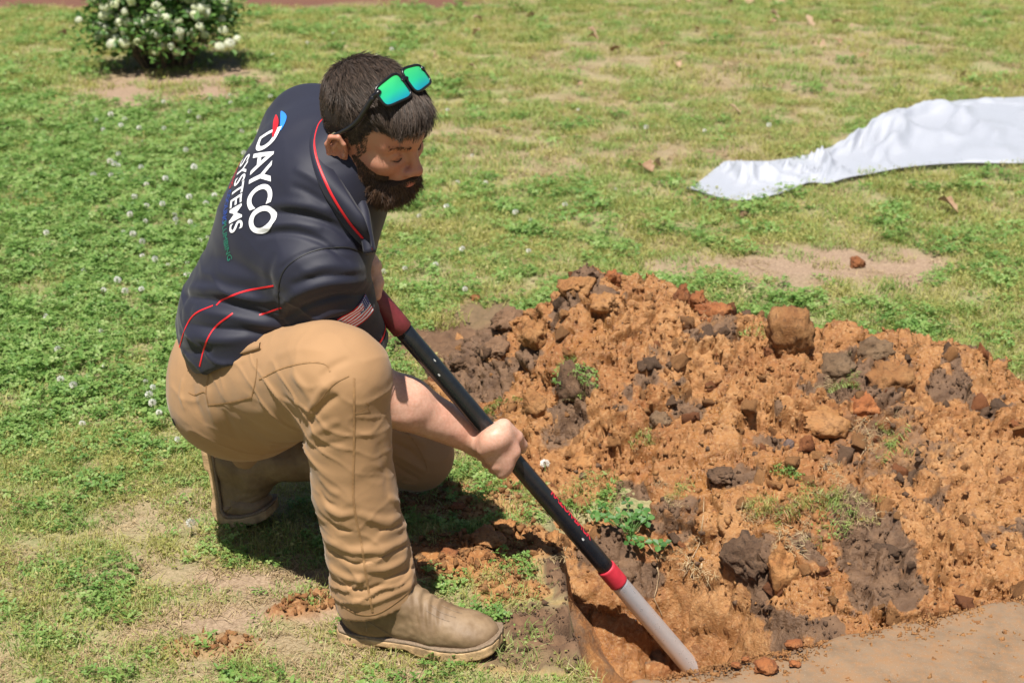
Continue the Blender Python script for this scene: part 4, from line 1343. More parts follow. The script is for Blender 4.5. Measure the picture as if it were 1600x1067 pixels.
# ---- body: head, neck, arms and hands, with the trunk inside the clothes
body_v, body_f, nbv = [], [], 0
def body_add(v, f):
    global nbv
    body_v.append(v)
    body_f.append(f + nbv)
    nbv += len(v)
def head_field(fl, ear=True):
    fl.ell((-0.014, 0, 0.036), (0.100, 0.076, 0.089), None, 0.02)
    fl.ell((0.030, 0, -0.035), (0.066, 0.062, 0.088), None, 0.03)
    fl.ell((0.046, 0, 0.030), (0.056, 0.058, 0.045), None, 0.03)
    for s in (-1, 1):
        fl.cap((0.092, 0.008 * s, 0.016), (0.070, 0.048 * s, 0.012), 0.010, 0.010, 0.016)
        fl.ell((0.060, 0.043 * s, -0.030), (0.026, 0.022, 0.020), None, 0.022)
        fl.ell((0.096, 0.033 * s, -0.008), (0.017, 0.019, 0.012), None, 0.012, cut=True)
        fl.ell((0.0735, 0.033 * s, -0.009), (0.0150, 0.0165, 0.0125), None, 0.004)
        fl.cap((0.0865, 0.022 * s, -0.0145), (0.079, 0.047 * s, -0.0115), 0.0022, 0.0018, 0.003)
        fl.ell((0.103, 0.0125 * s, -0.047), (0.011, 0.008, 0.0085), None, 0.006)
        fl.ell((0.106, 0.0075 * s, -0.0555), (0.005, 0.0038, 0.004), None, 0.003, cut=True)
    fl.cap((0.092, 0, 0.006), (0.111, 0, -0.038), 0.0072, 0.0105, 0.010)
    fl.ell((0.1125, 0, -0.042), (0.0130, 0.0108, 0.0108), None, 0.006)
    fl.ell((0.086, 0, -0.070), (0.022, 0.030, 0.024), None, 0.018)
    for z, r in ((-0.0735, 0.0060), (-0.0850, 0.0070)):
        fl.cap((0.105, -0.006, z), (0.105, 0.006, z), r, r, 0.004)
        for s in (-1, 1):
            fl.cap((0.105, 0.006 * s, z), (0.091, 0.025 * s, -0.079), r, 0.0035, 0.004)
    fl.ell((0.080, 0, -0.108), (0.028, 0.032, 0.025), None, 0.02)
    for s in (-1, 1):
        fl.cap((0.075, 0.025 * s, -0.108), (-0.002, 0.056 * s, -0.062), 0.022, 0.022, 0.02)
    # neck
    n0 = head_local(NECK - nk_dir * 0.06)
    fl.cap((-0.030, 0, -0.050), n0, 0.058, 0.066, 0.03)
    fl.cap((0.01, 0, -0.075), n0 + np.array([0.02, 0, 0]), 0.045, 0.055, 0.03)
    if ear:
        for s in (-1, 1):
            o = np.array([-0.012, 0.0745 * s, -0.016])
            fl.ell(o + (-0.002, 0.006 * s, 0), (0.018, 0.006, 0.029), ((1, 0, 0.15), (0.25, s, 0), (-0.15, 0, 1)), 0.006)
            pts = [o + 1.12 * np.array([x, y * s, z]) for x, y, z in ((0.012, 0.006, 0.006), (0.011, 0.011, 0.022), (0.001, 0.015, 0.033), (-0.013, 0.018, 0.027), (-0.019, 0.018, 0.010), (-0.015, 0.015, -0.010), (-0.006, 0.011, -0.025), (0.002, 0.008, -0.031), (0.008, 0.005, -0.024))]
            fl.chain(pts, [0.004, 0.0045, 0.0048, 0.0048, 0.0046, 0.0044, 0.006, 0.0068, 0.005], 0.004)
            fl.chain([o + np.array([x, y * s, z]) for x, y, z in ((-0.004, 0.012, 0.020), (-0.010, 0.014, 0.008), (-0.007, 0.012, -0.008), (0.004, 0.010, -0.016))], [0.003, 0.0034, 0.0034, 0.003], 0.004)
            fl.ell(o + np.array([0.002, 0.015 * s, -0.002]), (0.008, 0.007, 0.012), None, 0.003, cut=True)
            fl.ell(o + np.array([0.011, 0.008 * s, -0.005]), (0.005, 0.004, 0.006), None, 0.003)
fl = Fld((-0.20, -0.13, -0.24), (0.15, 0.13, 0.15), 0.0022)
head_field(fl)
hv, hf_ = fl.mesh()
hv = relax(hv, hf_, 1, 0.4)
head_loc_v, head_loc_f = hv.copy(), hf_.copy()
hb_loc = bvh_of(hv, hf_)
body_add(to_head(hv), hf_)

# pole of the digging tool, which both hands hold
POLE_T, POLE_B = C(545, 416, 2.815), C(1084, 1047, 3.33)
pole_a = unit(POLE_B - POLE_T)
def pole_at(px):
    lo_, hi_ = 0.0, 1.0
    for _ in range(40):
        m_ = (lo_ + hi_) / 2
        p = POLE_T + (POLE_B - POLE_T) * m_ - np.array([0, 0, CAM_H])
        x = 800 + FPX * p[0] / (p[1] * _c - p[2] * _s)
        lo_, hi_ = (m_, hi_) if x < px else (lo_, m_)
    return POLE_T + (POLE_B - POLE_T) * lo_
PR = 0.0185
def grip(fl, c, n1, wrist, side=1, k=0.006):
    """a right hand (side=1) or left hand closed on the pole at c; n1 points to the back of the hand"""
    n1 = unit(n1 - pole_a * n1.dot(pole_a))
    n2 = np.cross(pole_a, n1) * side
    def P(a, phi, r):
        return c + pole_a * a + r * (math.cos(rad(phi)) * n1 + math.sin(rad(phi)) * n2)
    kn = []
    for i, (a, ln) in enumerate(((0.034, 1.0), (0.013, 1.04), (-0.009, 1.0), (-0.030, 0.86))):
        r0 = (0.0108, 0.0108, 0.0102, 0.0092)[i]
        K = P(a, 42, 0.046)
        kn.append(K)
        a2 = a * 0.92
        fl.chain([K, P(a2 + 0.004, 92, 0.044 * ln), P(a2 + 0.002, 150, 0.033), P(a2, 215, 0.0295), P(a2 - 0.001, 262, 0.029)], [r0 * 1.08, r0 * 1.0, r0 * 0.95, r0 * 0.85, r0 * 0.75], k * 0.6)
        fl.cap(wrist * 0.8 + c * 0.2 + n1 * 0.018, K, 0.017, r0 * 1.3, 0.007)
    fl.cap(P(-0.028, 8, 0.040), P(0.024, 18, 0.040), 0.019, 0.017, 0.018)
    fl.cap(P(-0.035, -25, 0.038), P(0.012, -20, 0.038), 0.020, 0.017, 0.016)
    fl.cap(wrist, P(-0.04, 0, 0.042), 0.026, 0.024, 0.02, n2, 1.2)
    # thumb along the other side of the pole
    fl.chain([P(-0.040, -45, 0.040), P(0.000, -62, 0.039), P(0.030, -85, 0.033), P(0.048, -120, 0.0295)], [0.019, 0.0145, 0.0115, 0.0092], k)
HAND = pole_at(782)
n1 = unit(np.array([-0.12, -0.86, 0.42]))
arm_lo = np.minimum.reduce([En, Wn, HAND, slv]) - 0.10
arm_hi = np.maximum.reduce([En, Wn, HAND, slv]) + 0.10
fl = Fld(arm_lo, arm_hi, 0.0028)
ea = unit(Wn - En)
fl.cap(Sn + (En - Sn) * 0.45, En, 0.053, 0.046, 0.02)
fl.cap(En, En + (Wn - En) * 0.30, 0.049, 0.050, 0.02)
fl.cap(En + (Wn - En) * 0.30, Wn, 0.050, 0.0285, 0.02, np.cross(ea, n1), 1.08)
grip(fl, HAND, n1, Wn)
av, af = fl.mesh()
av = relax(av, af, 2, 0.45)
an_ = vnormals(av, af)
av = av + an_ * (0.0012 * fbm(av * 30, 2, 4))[:, None]
body_add(av, af)
# far arm
HAND2 = pole_at(557)
Ef, Wf = np.array([-0.405, 3.00, 0.640]), HAND2 + np.array([-0.035, 0.085, 0.018])
fl = Fld(np.minimum.reduce([Ef, Wf, HAND2]) - 0.10, np.maximum.reduce([Ef, Wf, HAND2]) + 0.10, 0.0032)
fl.cap(Sf + (Ef - Sf) * 0.6, Ef, 0.052, 0.046, 0.02)
fl.chain([Ef, Ef + (Wf - Ef) * 0.3, Wf], [0.046, 0.047, 0.028], 0.02)
grip(fl, HAND2, np.array([0.35, 0.75, 0.5]), Wf, -1)
v, f = fl.mesh()
body_add(relax(v, f, 2, 0.45), f)
# trunk and legs inside the clothes
fl = Fld((-0.74, 2.40, 0.05), (-0.12, 3.24, 0.95), 0.009)
fl.chain([Pc, S1, S2, S3, NECK], [0.11, 0.115, 0.12, 0.085, 0.05], 0.05, w=s_ax, fl=1.2)
fl.chain([S3, Sn, Sn + (En - Sn) * 0.5], [0.06, 0.055, 0.05], 0.03)
fl.chain([S3, Sf, Ef], [0.06, 0.055, 0.04], 0.03)
fl.chain([Pc, Hn, Kn, An], [0.1, 0.085, 0.055, 0.04], 0.03)
fl.chain([Pc, Hf, Kf, Af], [0.1, 0.085, 0.055, 0.04], 0.03)
v, f = fl.mesh()
body_add(v, f)
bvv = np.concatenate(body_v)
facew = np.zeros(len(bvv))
facew[:len(body_v[0])] = 1.0  # whole head gets the ruddy tone with shade painted in
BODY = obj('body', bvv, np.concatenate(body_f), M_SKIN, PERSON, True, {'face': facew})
# ---- boots
M_LEATHER = NT('boot_leather')
_c1 = M_LEATHER.coord()
_f = M_LEATHER.noise(_c1, 14, 6, 0.65)
M_LEATHER.set(Base_Color=M_LEATHER.ramp(_f, [(0.25, (0.12, 0.070, 0.034)), (0.5, (0.20, 0.128, 0.068)), (0.75, (0.30, 0.205, 0.118))]), Roughness=0.62)
_b = M_LEATHER.bump(M_LEATHER.noise(_c1, 45, 5, 0.6), 0.25, 0.004)
M_LEATHER.bump(M_LEATHER.noise(_c1, 420, 3), 0.2, 0.0008, _b)
M_LEATHER = M_LEATHER.m
M_SOLE = simple('crepe_sole', (0.42, 0.275, 0.14), 0.8, 0.45, 40, 0.4, 180, 0.003)
M_WELT = simple('welt_stitch', (0.20, 0.14, 0.09), 0.8, 0.3, 300)
SOLE_X = np.array([-0.088, -0.08, -0.05, 0.0, 0.06, 0.12, 0.17, 0.205, 0.228, 0.236])
SOLE_W = np.array([0.012, 0.026, 0.037, 0.036, 0.038, 0.049, 0.053, 0.049, 0.036, 0.014])
SOLE_C = np.array([0.0, 0.0, 0.0, 0.0, 0.001, 0.002, 0.002, 0.001, 0.0, 0.0])
def sole_fn(z0, z1, grow, arch=False, bend=None):
    def fn(X, Y, Z):
        x = X[:, 0, 0]
        w = np.interp(x / (1 + grow * 4), SOLE_X, SOLE_W, 0, 0)[:, None, None] + grow
        c = np.interp(x, SOLE_X, SOLE_C)[:, None, None]
        spring = (0.024 * np.clip((x - 0.12) / 0.11, 0, 2) ** 2 + 0.002 * np.clip(-x / 0.08, 0, 2))[:, None, None]
        lo = z0 + spring
        if arch:
            lo = lo + (0.009 * sstep(-0.012, 0.0, x) * sstep(0.09, 0.05, x))[:, None, None]
        dz = np.maximum(lo - Z, Z - (z1 + spring))
        return np.maximum(np.maximum(np.abs(Y - c) - w, dz), np.maximum(-0.090 - grow - X, X - 0.2375 - grow))
    return fn
def boot_upper(fl):
    fl.ell((0.145, 0.002, 0.042), (0.082, 0.047, 0.038), None, 0.02)
    fl.ell((0.182, 0.002, 0.042), (0.047, 0.045, 0.026), None, 0.02)
    fl.cap((0.120, 0.002, 0.052), (0.030, 0, 0.096), 0.034, 0.045, 0.03)
    fl.ell((-0.035, 0, 0.055), (0.047, 0.036, 0.052), None, 0.02)
    fl.cap((-0.015, 0, 0.070), (-0.018, 0, 0.27), 0.052, 0.056, 0.03)
    fl.cap((0.02, 0, 0.045), (0.10, 0, 0.045), 0.036, 0.040, 0.02)
def boot_at(o, fwd, up, parent, bend=None, scale=1.0, dark=False):
    z = unit(up)
    x = unit(fwd - z * np.dot(fwd, z))
    y = np.cross(z, x)
    W = frame(o, x * scale, y * scale, z * scale)
    B = empty('boot', (0, 0, 0))
    B.parent = parent
    B.matrix_parent_inverse = Matrix.Translation(-parent.location)
    def put(nm, fl, mat, sm=2, extra=None):
        v, f = fl.mesh()
        v = relax(v, f, sm, 0.45)
        if extra is not None:
            v = extra(v, f)
        if bend is not None:
            v = bend(v)
        return obj(nm, W(v), f, mat, B)
    fl = Fld((-0.11, -0.075, -0.01), (0.25, 0.075, 0.28), 0.003)
    boot_upper(fl)
    def under(X, Y, Z):
        x = X[:, 0, 0]
        return (Z - 0.022 - (0.024 * np.clip((x - 0.12) / 0.11, 0, 2) ** 2)[:, None, None]) + 0 * Y
    fl.fn(under, 0.002, cut=True)
    def crease(v, f):
        n = vnormals(v, f)
        a = np.exp(-((v[:, 0] - 0.10) / 0.035) ** 2) * np.clip((v[:, 2] - 0.05) / 0.03, 0, 1)
        d = 0.0018 * np.sin((v[:, 0] + 0.25 * v[:, 2]) * 420) * a + 0.0016 * fbm(v * 40, 3, 2)
        return v + n * d[:, None]
    up_ = put('leather_upper', fl, M_LEATHER, 3, crease)
    B['upper'] = up_.name
    fl = Fld((-0.11, -0.075, -0.012), (0.25, 0.075, 0.06), 0.0024)
    fl.fn(sole_fn(-0.002, 0.0195, 0.0035, True))
    put('sole', fl, M_SOLE, 2, lambda v, f: v + vnormals(v, f) * (0.0009 * fbm(v * 60, 3, 5))[:, None])
    fl = Fld((-0.11, -0.075, 0.0), (0.25, 0.075, 0.06), 0.0020)
    fl.fn(sole_fn(0.0195, 0.0255, 0.0028))
    put('welt', fl, M_WELT, 1)
    return B
BOOT_O = np.array([-0.249, 2.502, 0.004])
boot_at(BOOT_O, np.array([0.963, -0.235, 0.0]), np.array([0.0, 0, 1.0]), PERSON, None, 0.99)
_up = bpy.data.objects[[o_ for o_ in PERSON.children if o_.name.startswith('boot')][0]['upper']]
_me = _up.data
_bv = np.array([q.co[:] for q in _me.vertices])
_bb = BVHTree.FromPolygons([tuple(q) for q in _bv], [tuple(q.vertices) for q in _me.polygons])
_BO = _up.parent
for pts, hw in (([(571, 962), (573, 985)], 0.0012), ([(571, 968), (600, 985), (640, 1006), (690, 1015), (735, 1005)], 0.0010), ([(690, 945), (705, 952), (722, 958)], 0.0008), ([(672, 944), (690, 956), (712, 964)], 0.0008), ([(665, 952), (682, 962), (702, 970)], 0.0008)):
    L, N = seen_line(_bb, pts, 8)
    if len(L) > 2:
        obj('boot_stitching', *ribbon(L, N, hw, 0.0007), M_WELT, _BO)
del _BO.id_properties_ensure()['upper']
def bend_far(v):                                           # toes flat on the ground, heel lifted: bend at the ball
    v = v.copy()
    x0, ang, span = 0.150, rad(84), 0.07
    t = np.clip((x0 - v[:, 0]) / span, 0, 1)
    a = ang * t
    out = v.copy()
    # points behind the ball turn up about the ball
    R = span / ang
    zc = R
    r = R - (v[:, 2] - 0.0)
    behind = v[:, 0] < x0
    bx_ = x0 - np.sin(a) * r
    bz_ = zc - np.cos(a) * r
    over = np.clip((x0 - span) - v[:, 0], 0, None)
    bx_ = bx_ - over * np.cos(a)
    bz_ = bz_ + over * np.sin(a)
    out[behind, 0], out[behind, 2] = bx_[behind], bz_[behind]
    return out
toe = G(430, 815, 0.0)
ffwd = unit(np.array([0.985, -0.17, 0.0]))
boot_at(np.array([toe[0] - 0.236 * ffwd[0], toe[1] - 0.236 * ffwd[1], 0.004]), ffwd, np.array([0, 0, 1.0]), PERSON, bend_far, 1.0)

# ---- hair, beard, brows
def hair_mat(name, a, b):
    m = NT(name)
    oi = m.attr('shade')
    m.set(Base_Color=m.ramp(oi, [(0.0, a), (1.0, b)]), Roughness=0.5)
    m.b.inputs['Specular IOR Level'].default_value = 0.45
    return m.m
M_CAP = simple('dark_hair_base', (0.022, 0.014, 0.010), 0.95)  # dark hair colour of the mass under the strands
M_CAPB = simple('dark_beard_base', (0.026, 0.013, 0.007), 0.95)  # dark brown beard colour of the mass under the strands
M_HAIR = hair_mat('dark_brown_hair', (0.020, 0.013, 0.009), (0.125, 0.084, 0.060))
M_BEARD = hair_mat('brown_beard', (0.018, 0.0095, 0.006), (0.17, 0.090, 0.048))
def strands(name, roots, dirs0, dirs1, lens, r, mat, parent, seg=4, curl=0.0, seed=1):
    g = np.random.default_rng(seed)
    n = len(roots)
    lens = np.asarray(lens)[:, None]
    wob = g.normal(size=(n, 3)) * curl
    ring, prev = [], roots
    base = np.cross(dirs0, g.normal(size=(n, 3)))
    base /= np.linalg.norm(base, axis=1, keepdims=True) + 1e-9
    pts = [roots]
    for s in range(1, seg + 1):
        t = s / seg
        d = dirs0 * (1 - t) + dirs1 * t + wob * t
        d /= np.linalg.norm(d, axis=1, keepdims=True) + 1e-9
        pts.append(pts[-1] + d * lens / seg)
    V = []
    for s, p in enumerate(pts):
        rr = r * (1 - 0.75 * (s / seg))
        d = (pts[min(s + 1, seg)] - pts[max(s - 1, 0)])
        d /= np.linalg.norm(d, axis=1, keepdims=True) + 1e-9
        a = base - d * (base * d).sum(1, keepdims=True)
        a /= np.linalg.norm(a, axis=1, keepdims=True) + 1e-9
        b = np.cross(d, a)
        for k in range(3):
            V.append(p + rr * (math.cos(2.094 * k) * a + math.sin(2.094 * k) * b))
    V = np.stack(V, 1)                                     # n, 3*(seg+1), 3
    m = 3 * (seg + 1)
    q = []
    for s in range(seg):
        for k in range(3):
            k2 = (k + 1) % 3
            q.append((3 * s + k, 3 * s + k2, 3 * s + 3 + k2, 3 * s + 3 + k))
    F = (np.array(q)[None] + (np.arange(n) * m)[:, None, None]).reshape(-1, 4)
    sh = np.repeat(np.clip(g.beta(1.6, 2.4, n), 0, 1), m)
    return obj(name, V.reshape(-1, 3), F, mat, parent, True, {'shade': sh})
def sample(v, f, w, n, seed):
    g = np.random.default_rng(seed)
    a = v[f]
    ar = np.linalg.norm(np.cross(a[:, 2] - a[:, 0], a[:, 3] - a[:, 1]), axis=1) * w
    i = g.choice(len(f), n, p=ar / ar.sum())
    u, t = g.random((n, 1)), g.random((n, 1))
    p = (a[i, 0] * (1 - u) + a[i, 1] * u) * (1 - t) + (a[i, 3] * (1 - u) + a[i, 2] * u) * t
    nn = np.cross(a[i, 2] - a[i, 0], a[i, 3] - a[i, 1])
    return p, nn / (np.linalg.norm(nn, axis=1, keepdims=True) + 1e-12)
LV = lambda d: np.asarray(d) @ np.stack([hF, hL, hU])      # local direction -> world

gc_, ga_, gd_ = np.array([0.062, 0.0, 0.140]), unit(np.array([0.55, 0, 0.83])), unit(np.array([0.83, 0, -0.55]))
# hair volume
def hairline(X, Y, Z):                                     # >0 inside the hair area (head-local)
    front = 0.070 - 0.55 * np.maximum(0, 0.075 - Z)        # recedes down the temples
    front = np.where(Z > 0.075, 0.2, np.minimum(front, 0.2))
    side = np.where(X > 0.028, Z - 0.052, np.where(X > -0.002, Z - (-0.022 + 1.2 * np.maximum(X + 0.002, 0)), Z - np.interp(X, [-0.14, -0.06, -0.03, -0.002], [-0.075, -0.070, -0.02, 0.022])))
    return np.minimum(front - X, side)
fl = Fld((-0.14, -0.10, -0.10), (0.14, 0.10, 0.17), 0.003)
fl.ell((-0.014, 0, 0.040), (0.104, 0.0785, 0.090), None, 0.02)
fl.ell((-0.006, 0, 0.062), (0.100, 0.076, 0.083), None, 0.02)
fl.ell((0.058, -0.004, 0.086), (0.050, 0.052, 0.036), None, 0.03)
fl.ell((0.092, -0.012, 0.078), (0.020, 0.042, 0.024), None, 0.025)
fl.fn(lambda X, Y, Z: -hairline(X - 0.0 * Z, Y, Z) * 0.7 - 0.0 + 0 * Y, 0.004, cut=False) if False else None
d_hl = hairline(fl.ax[0][:, None, None] - np.clip((fl.ax[2][None, None, :] - 0.03) * 0.9, 0, 0.05), fl.ax[1][None, :, None], fl.ax[2][None, None, :])
fl.d = np.maximum(fl.d, -(d_hl + 0 * fl.d) * 0.8)
cv, cf = fl.mesh()
cv = relax(cv, cf, 2)
HAIR = obj('hair', to_head(cv), cf, M_CAP, PERSON, True, {'shade': np.full(len(cv), 0.12)})
cn = vnormals(cv, cf)
fcx = cv[cf].mean(1)
outer = (cn[cf].mean(1) * (fcx - np.array([-0.01, 0, 0.03]))).sum(1) > 0
w = outer * (0.8 + 0.7 * (fcx[:, 0] > 0.0))
rp, rn = sample(cv, cf, w, 15000, 5)
topw = sstep(0.04, 0.11, rp[:, 2])
frontw = sstep(0.03, 0.09, rp[:, 0]) * sstep(0.04, 0.07, rp[:, 2])
flow = np.stack([0.9 * np.ones(len(rp)), -0.35 + 0 * rp[:, 1] * 8, -0.25 - 0.0 * topw], 1)
flow[:, 2] -= 1.0 * (1 - topw) * (rp[:, 0] < 0.02)
flow[:, 2] -= 0.45 * frontw
flow[:, 1] -= 0.35 * frontw
flow[:, 0] -= 1.0 * (1 - topw) * (rp[:, 0] < -0.02)
flow -= rn * (flow * rn).sum(1, keepdims=True)
cl = fbm(rp * 55, 2, 3)[:, None]
nearl = (np.abs(rp[:, 1]) < 0.075) & (((rp - gc_) @ ga_) > -0.030) & (np.abs((rp - gc_) @ gd_) < 0.026)
d0 = rn * np.where(nearl, 0.05, 0.40)[:, None] + flow + 0.35 * np.concatenate([0 * cl, cl, 0.4 * cl], 1)
d1 = rn * -0.05 + flow + np.stack([0 * topw, 0 * topw, -0.25 * frontw], 1) + 0.5 * np.concatenate([0 * cl, cl, 0 * cl], 1)
d0 /= np.linalg.norm(d0, axis=1, keepdims=True)
d1 /= np.linalg.norm(d1, axis=1, keepdims=True)
ln = (0.007 + 0.014 * topw + 0.008 * frontw) * np.where(nearl, 0.5, 1.0)
clump = 1 + 0.3 * np.clip(fbm(rp * np.array([30, 90, 30]), 2, 44), -1, 1) * (0.3 + 0.7 * frontw)
strands('hair_strands', to_head(rp - rn * 0.001), LV(d0), LV(d1), ln * clump * (0.6 + 0.8 * np.random.default_rng(2).random(len(rp))), 0.00075, M_HAIR, HAIR, 4, 0.12, 3)
# clipped sides: short stubble below the hair edge
hn_ = vnormals(head_loc_v, head_loc_f)
fc = head_loc_v[head_loc_f].mean(1)
X, Y, Z = fc.T
stub = ((Z < 0.05) & (Z > -0.075) & (X < 0.045) & (X > -0.11) & (hairline(X - 0.012, Y, Z + 0.004) > -0.012) & (np.abs(Y) > 0.02) & ~((np.abs(Y) > 0.064) & (X > -0.046) & (X < 0.016) & (Z < 0.028))).astype(float)
rp, rn = sample(head_loc_v, head_loc_f, stub + 1e-9, 3800, 8)
dd = rn * 0.5 + np.array([-0.3, 0, -0.7])
dd /= np.linalg.norm(dd, axis=1, keepdims=True)
strands('clipped_hair', to_head(rp), LV(dd), LV(dd), np.full(len(rp), 0.0055), 0.0006, M_HAIR, HAIR, 2, 0.1, 9)

# beard volume
fl = Fld((-0.06, -0.10, -0.20), (0.15, 0.10, 0.02), 0.003)
for s in (-1, 1):
    fl.cap((0.078, 0.022 * s, -0.118), (0.018, 0.056 * s, -0.078), 0.034, 0.022, 0.02)
    fl.cap((0.018, 0.057 * s, -0.078), (0.016, 0.0600 * s, -0.030), 0.0185, 0.0075, 0.012)
    fl.cap((0.022, 0.056 * s, -0.060), (0.060, 0.044 * s, -0.082), 0.012, 0.012, 0.012)
    fl.cap((0.112, 0.004 * s, -0.0655), (0.090, 0.032 * s, -0.080), 0.0068, 0.0085, 0.006)
    fl.cap((0.090, 0.032 * s, -0.080), (0.080, 0.034 * s, -0.105), 0.0110, 0.020, 0.012)
fl.ell((0.080, 0, -0.122), (0.036, 0.044, 0.036), None, 0.02)
fl.ell((0.042, 0, -0.122), (0.050, 0.054, 0.034), None, 0.02)
fl.ell((0.115, 0, -0.0795), (0.016, 0.021, 0.0085), None, 0.003, cut=True)
fl.ell((0.100, 0.043, -0.055), (0.03, 0.02, 0.02), None, 0.006, cut=True)
fl.ell((0.100, -0.043, -0.055), (0.03, 0.02, 0.02), None, 0.006, cut=True)
bv_, bf_ = fl.mesh()
bv_ = relax(bv_, bf_, 2)
bn_ = vnormals(bv_, bf_)
bv_ = bv_ + bn_ * (0.0018 * fbm(bv_ * np.array([90, 90, 30]), 3, 6))[:, None]
BEARD = obj('beard', to_head(bv_), bf_, M_CAPB, PERSON, True, {'shade': np.full(len(bv_), 0.10)})
rp, rn = sample(bv_, bf_, np.ones(len(bf_)), 12000, 12)
chin = sstep(-0.06, -0.12, rp[:, 2])
cl = np.stack([fbm(rp * 60, 2, 31), fbm(rp * 60, 2, 37), 0 * rp[:, 0]], 1)
d0 = rn * 0.7 + np.array([0.15, 0, -0.8]) + 0.5 * cl
d1 = rn * 0.2 + np.array([0.1, 0, -1.0]) + 0.6 * cl
d0 /= np.linalg.norm(d0, axis=1, keepdims=True)
d1 /= np.linalg.norm(d1, axis=1, keepdims=True)
strands('beard_strands', to_head(rp - rn * 0.001), LV(d0), LV(d1), (0.008 + 0.010 * chin) * (0.6 + 0.8 * np.random.default_rng(4).random(len(rp))), 0.00062, M_BEARD, BEARD, 3, 0.30, 13)
# moustache and cheek edge hairs on the skin
chk = ((Z > -0.10) & (Z < -0.016) & (X > -0.004) & (X < 0.080) & (np.abs(Y) > 0.030) & ((np.abs(Y) < 0.067) | (X > 0.02)) & (Z < -0.012 - 0.62 * (X - 0.005))).astype(float)
rp, rn = sample(head_loc_v, head_loc_f, chk + 1e-9, 4200, 18)
dd = rn * 0.5 + np.array([0.1, 0, -0.9])
dd /= np.linalg.norm(dd, axis=1, keepdims=True)
strands('cheek_stubble', to_head(rp), LV(dd), LV(dd), np.full(len(rp), 0.006), 0.0005, M_BEARD, BEARD, 2, 0.25, 19)
# eyebrows and lashes
for s in (-1, 1):
    g = np.random.default_rng(20 + s)
    roots, dirs = [], []
    for i in range(60):
        t = g.random()
        tgt = Vector((0.097 - 0.026 * t ** 1.6, (0.012 + 0.040 * t) * s, 0.010 + 0.006 * math.sin(t * 2.4) + g.normal() * 0.0022))
        hit = hb_loc.ray_cast(tgt + Vector((0.05, 0.02 * s, 0)), Vector((-0.05, -0.02 * s, 0)).normalized())
        if hit[0] is not None:
            roots.append(hit[0][:])
            dirs.append((0.15, 0.75 * s, 0.25 + g.normal() * 0.25))
    roots = np.array(roots)
    dirs = np.array(dirs)
    dirs /= np.linalg.norm(dirs, axis=1, keepdims=True)
    strands('eyebrow', to_head(roots), LV(dirs), LV(dirs), np.full(len(roots), 0.008), 0.0005, M_BEARD, PERSON, 2, 0.1, 30 + s)
    L = [np.array((0.0885, 0.021 * s, -0.0160)), np.array((0.0885, 0.033 * s, -0.0185)), np.array((0.080, 0.047 * s, -0.0135))]
    rt = bez(L, 20)
    dirs = np.tile(np.array([0.8, 0.25 * s, -0.5]), (len(rt), 1))
    dirs /= np.linalg.norm(dirs, axis=1, keepdims=True)
    strands('eyelashes', to_head(rt), LV(dirs), LV(dirs), np.full(len(rt), 0.0032), 0.0005, M_HAIR, PERSON, 2, 0.15, 40 + s)
M_LIP = simple('lip_skin', (0.50, 0.16, 0.13), 0.42, 0.12, 200)
for z, r in ((-0.0738, 0.0056), (-0.0848, 0.0066)):
    v, f = tube(to_head(bez([(0.0925, -0.0225, -0.0788), (0.1065, -0.012, z), (0.1110, 0, z + (0.0008 if z > -0.08 else 0)), (0.1065, 0.012, z), (0.0925, 0.0225, -0.0788)], 8)), np.interp(np.arange(33), [0, 10, 16, 22, 32], [0.002, r, r, r, 0.002]), 10)
    obj('lip', v, f, M_LIP, PERSON)

# ================================================================== sunglasses pushed up on his head
M_FRAME = simple('gloss_black_frame', (0.008, 0.008, 0.010), 0.28, 0.1)
M_LENS = NT('mirror_green_lens')
_g = M_LENS.n('NewGeometry')
_c1 = M_LENS.attr('grad')
M_LENS.set(Base_Color=M_LENS.ramp(_c1, [(0.0, (0.10, 0.95, 0.25)), (0.55, (0.05, 0.92, 0.42)), (1.0, (0.03, 0.62, 0.80))]), Metallic=0.6, Roughness=0.04)
M_LENS = M_LENS.m
M_CAMO = simple('camouflage_sleeve', (0.20, 0.17, 0.10), 0.85, 0.8, 160)
GL = empty('sunglasses', to_head(np.array([0.045, 0, 0.115])))
tag(GL, 'black sunglasses with green mirror lenses pushed up on the man\'s dark hair', 'sunglasses')
ga = ga_                        # the lenses look this way (head-local)
gd = gd_                       # towards the lower rim
gc = gc_
def gpt(w, h, k=1.0):                                       # w across (m), h towards the lower rim; wrapped round the brow
    return gc + np.array([0, w, 0]) + gd * h - ga * (2.6 * w * w) * k
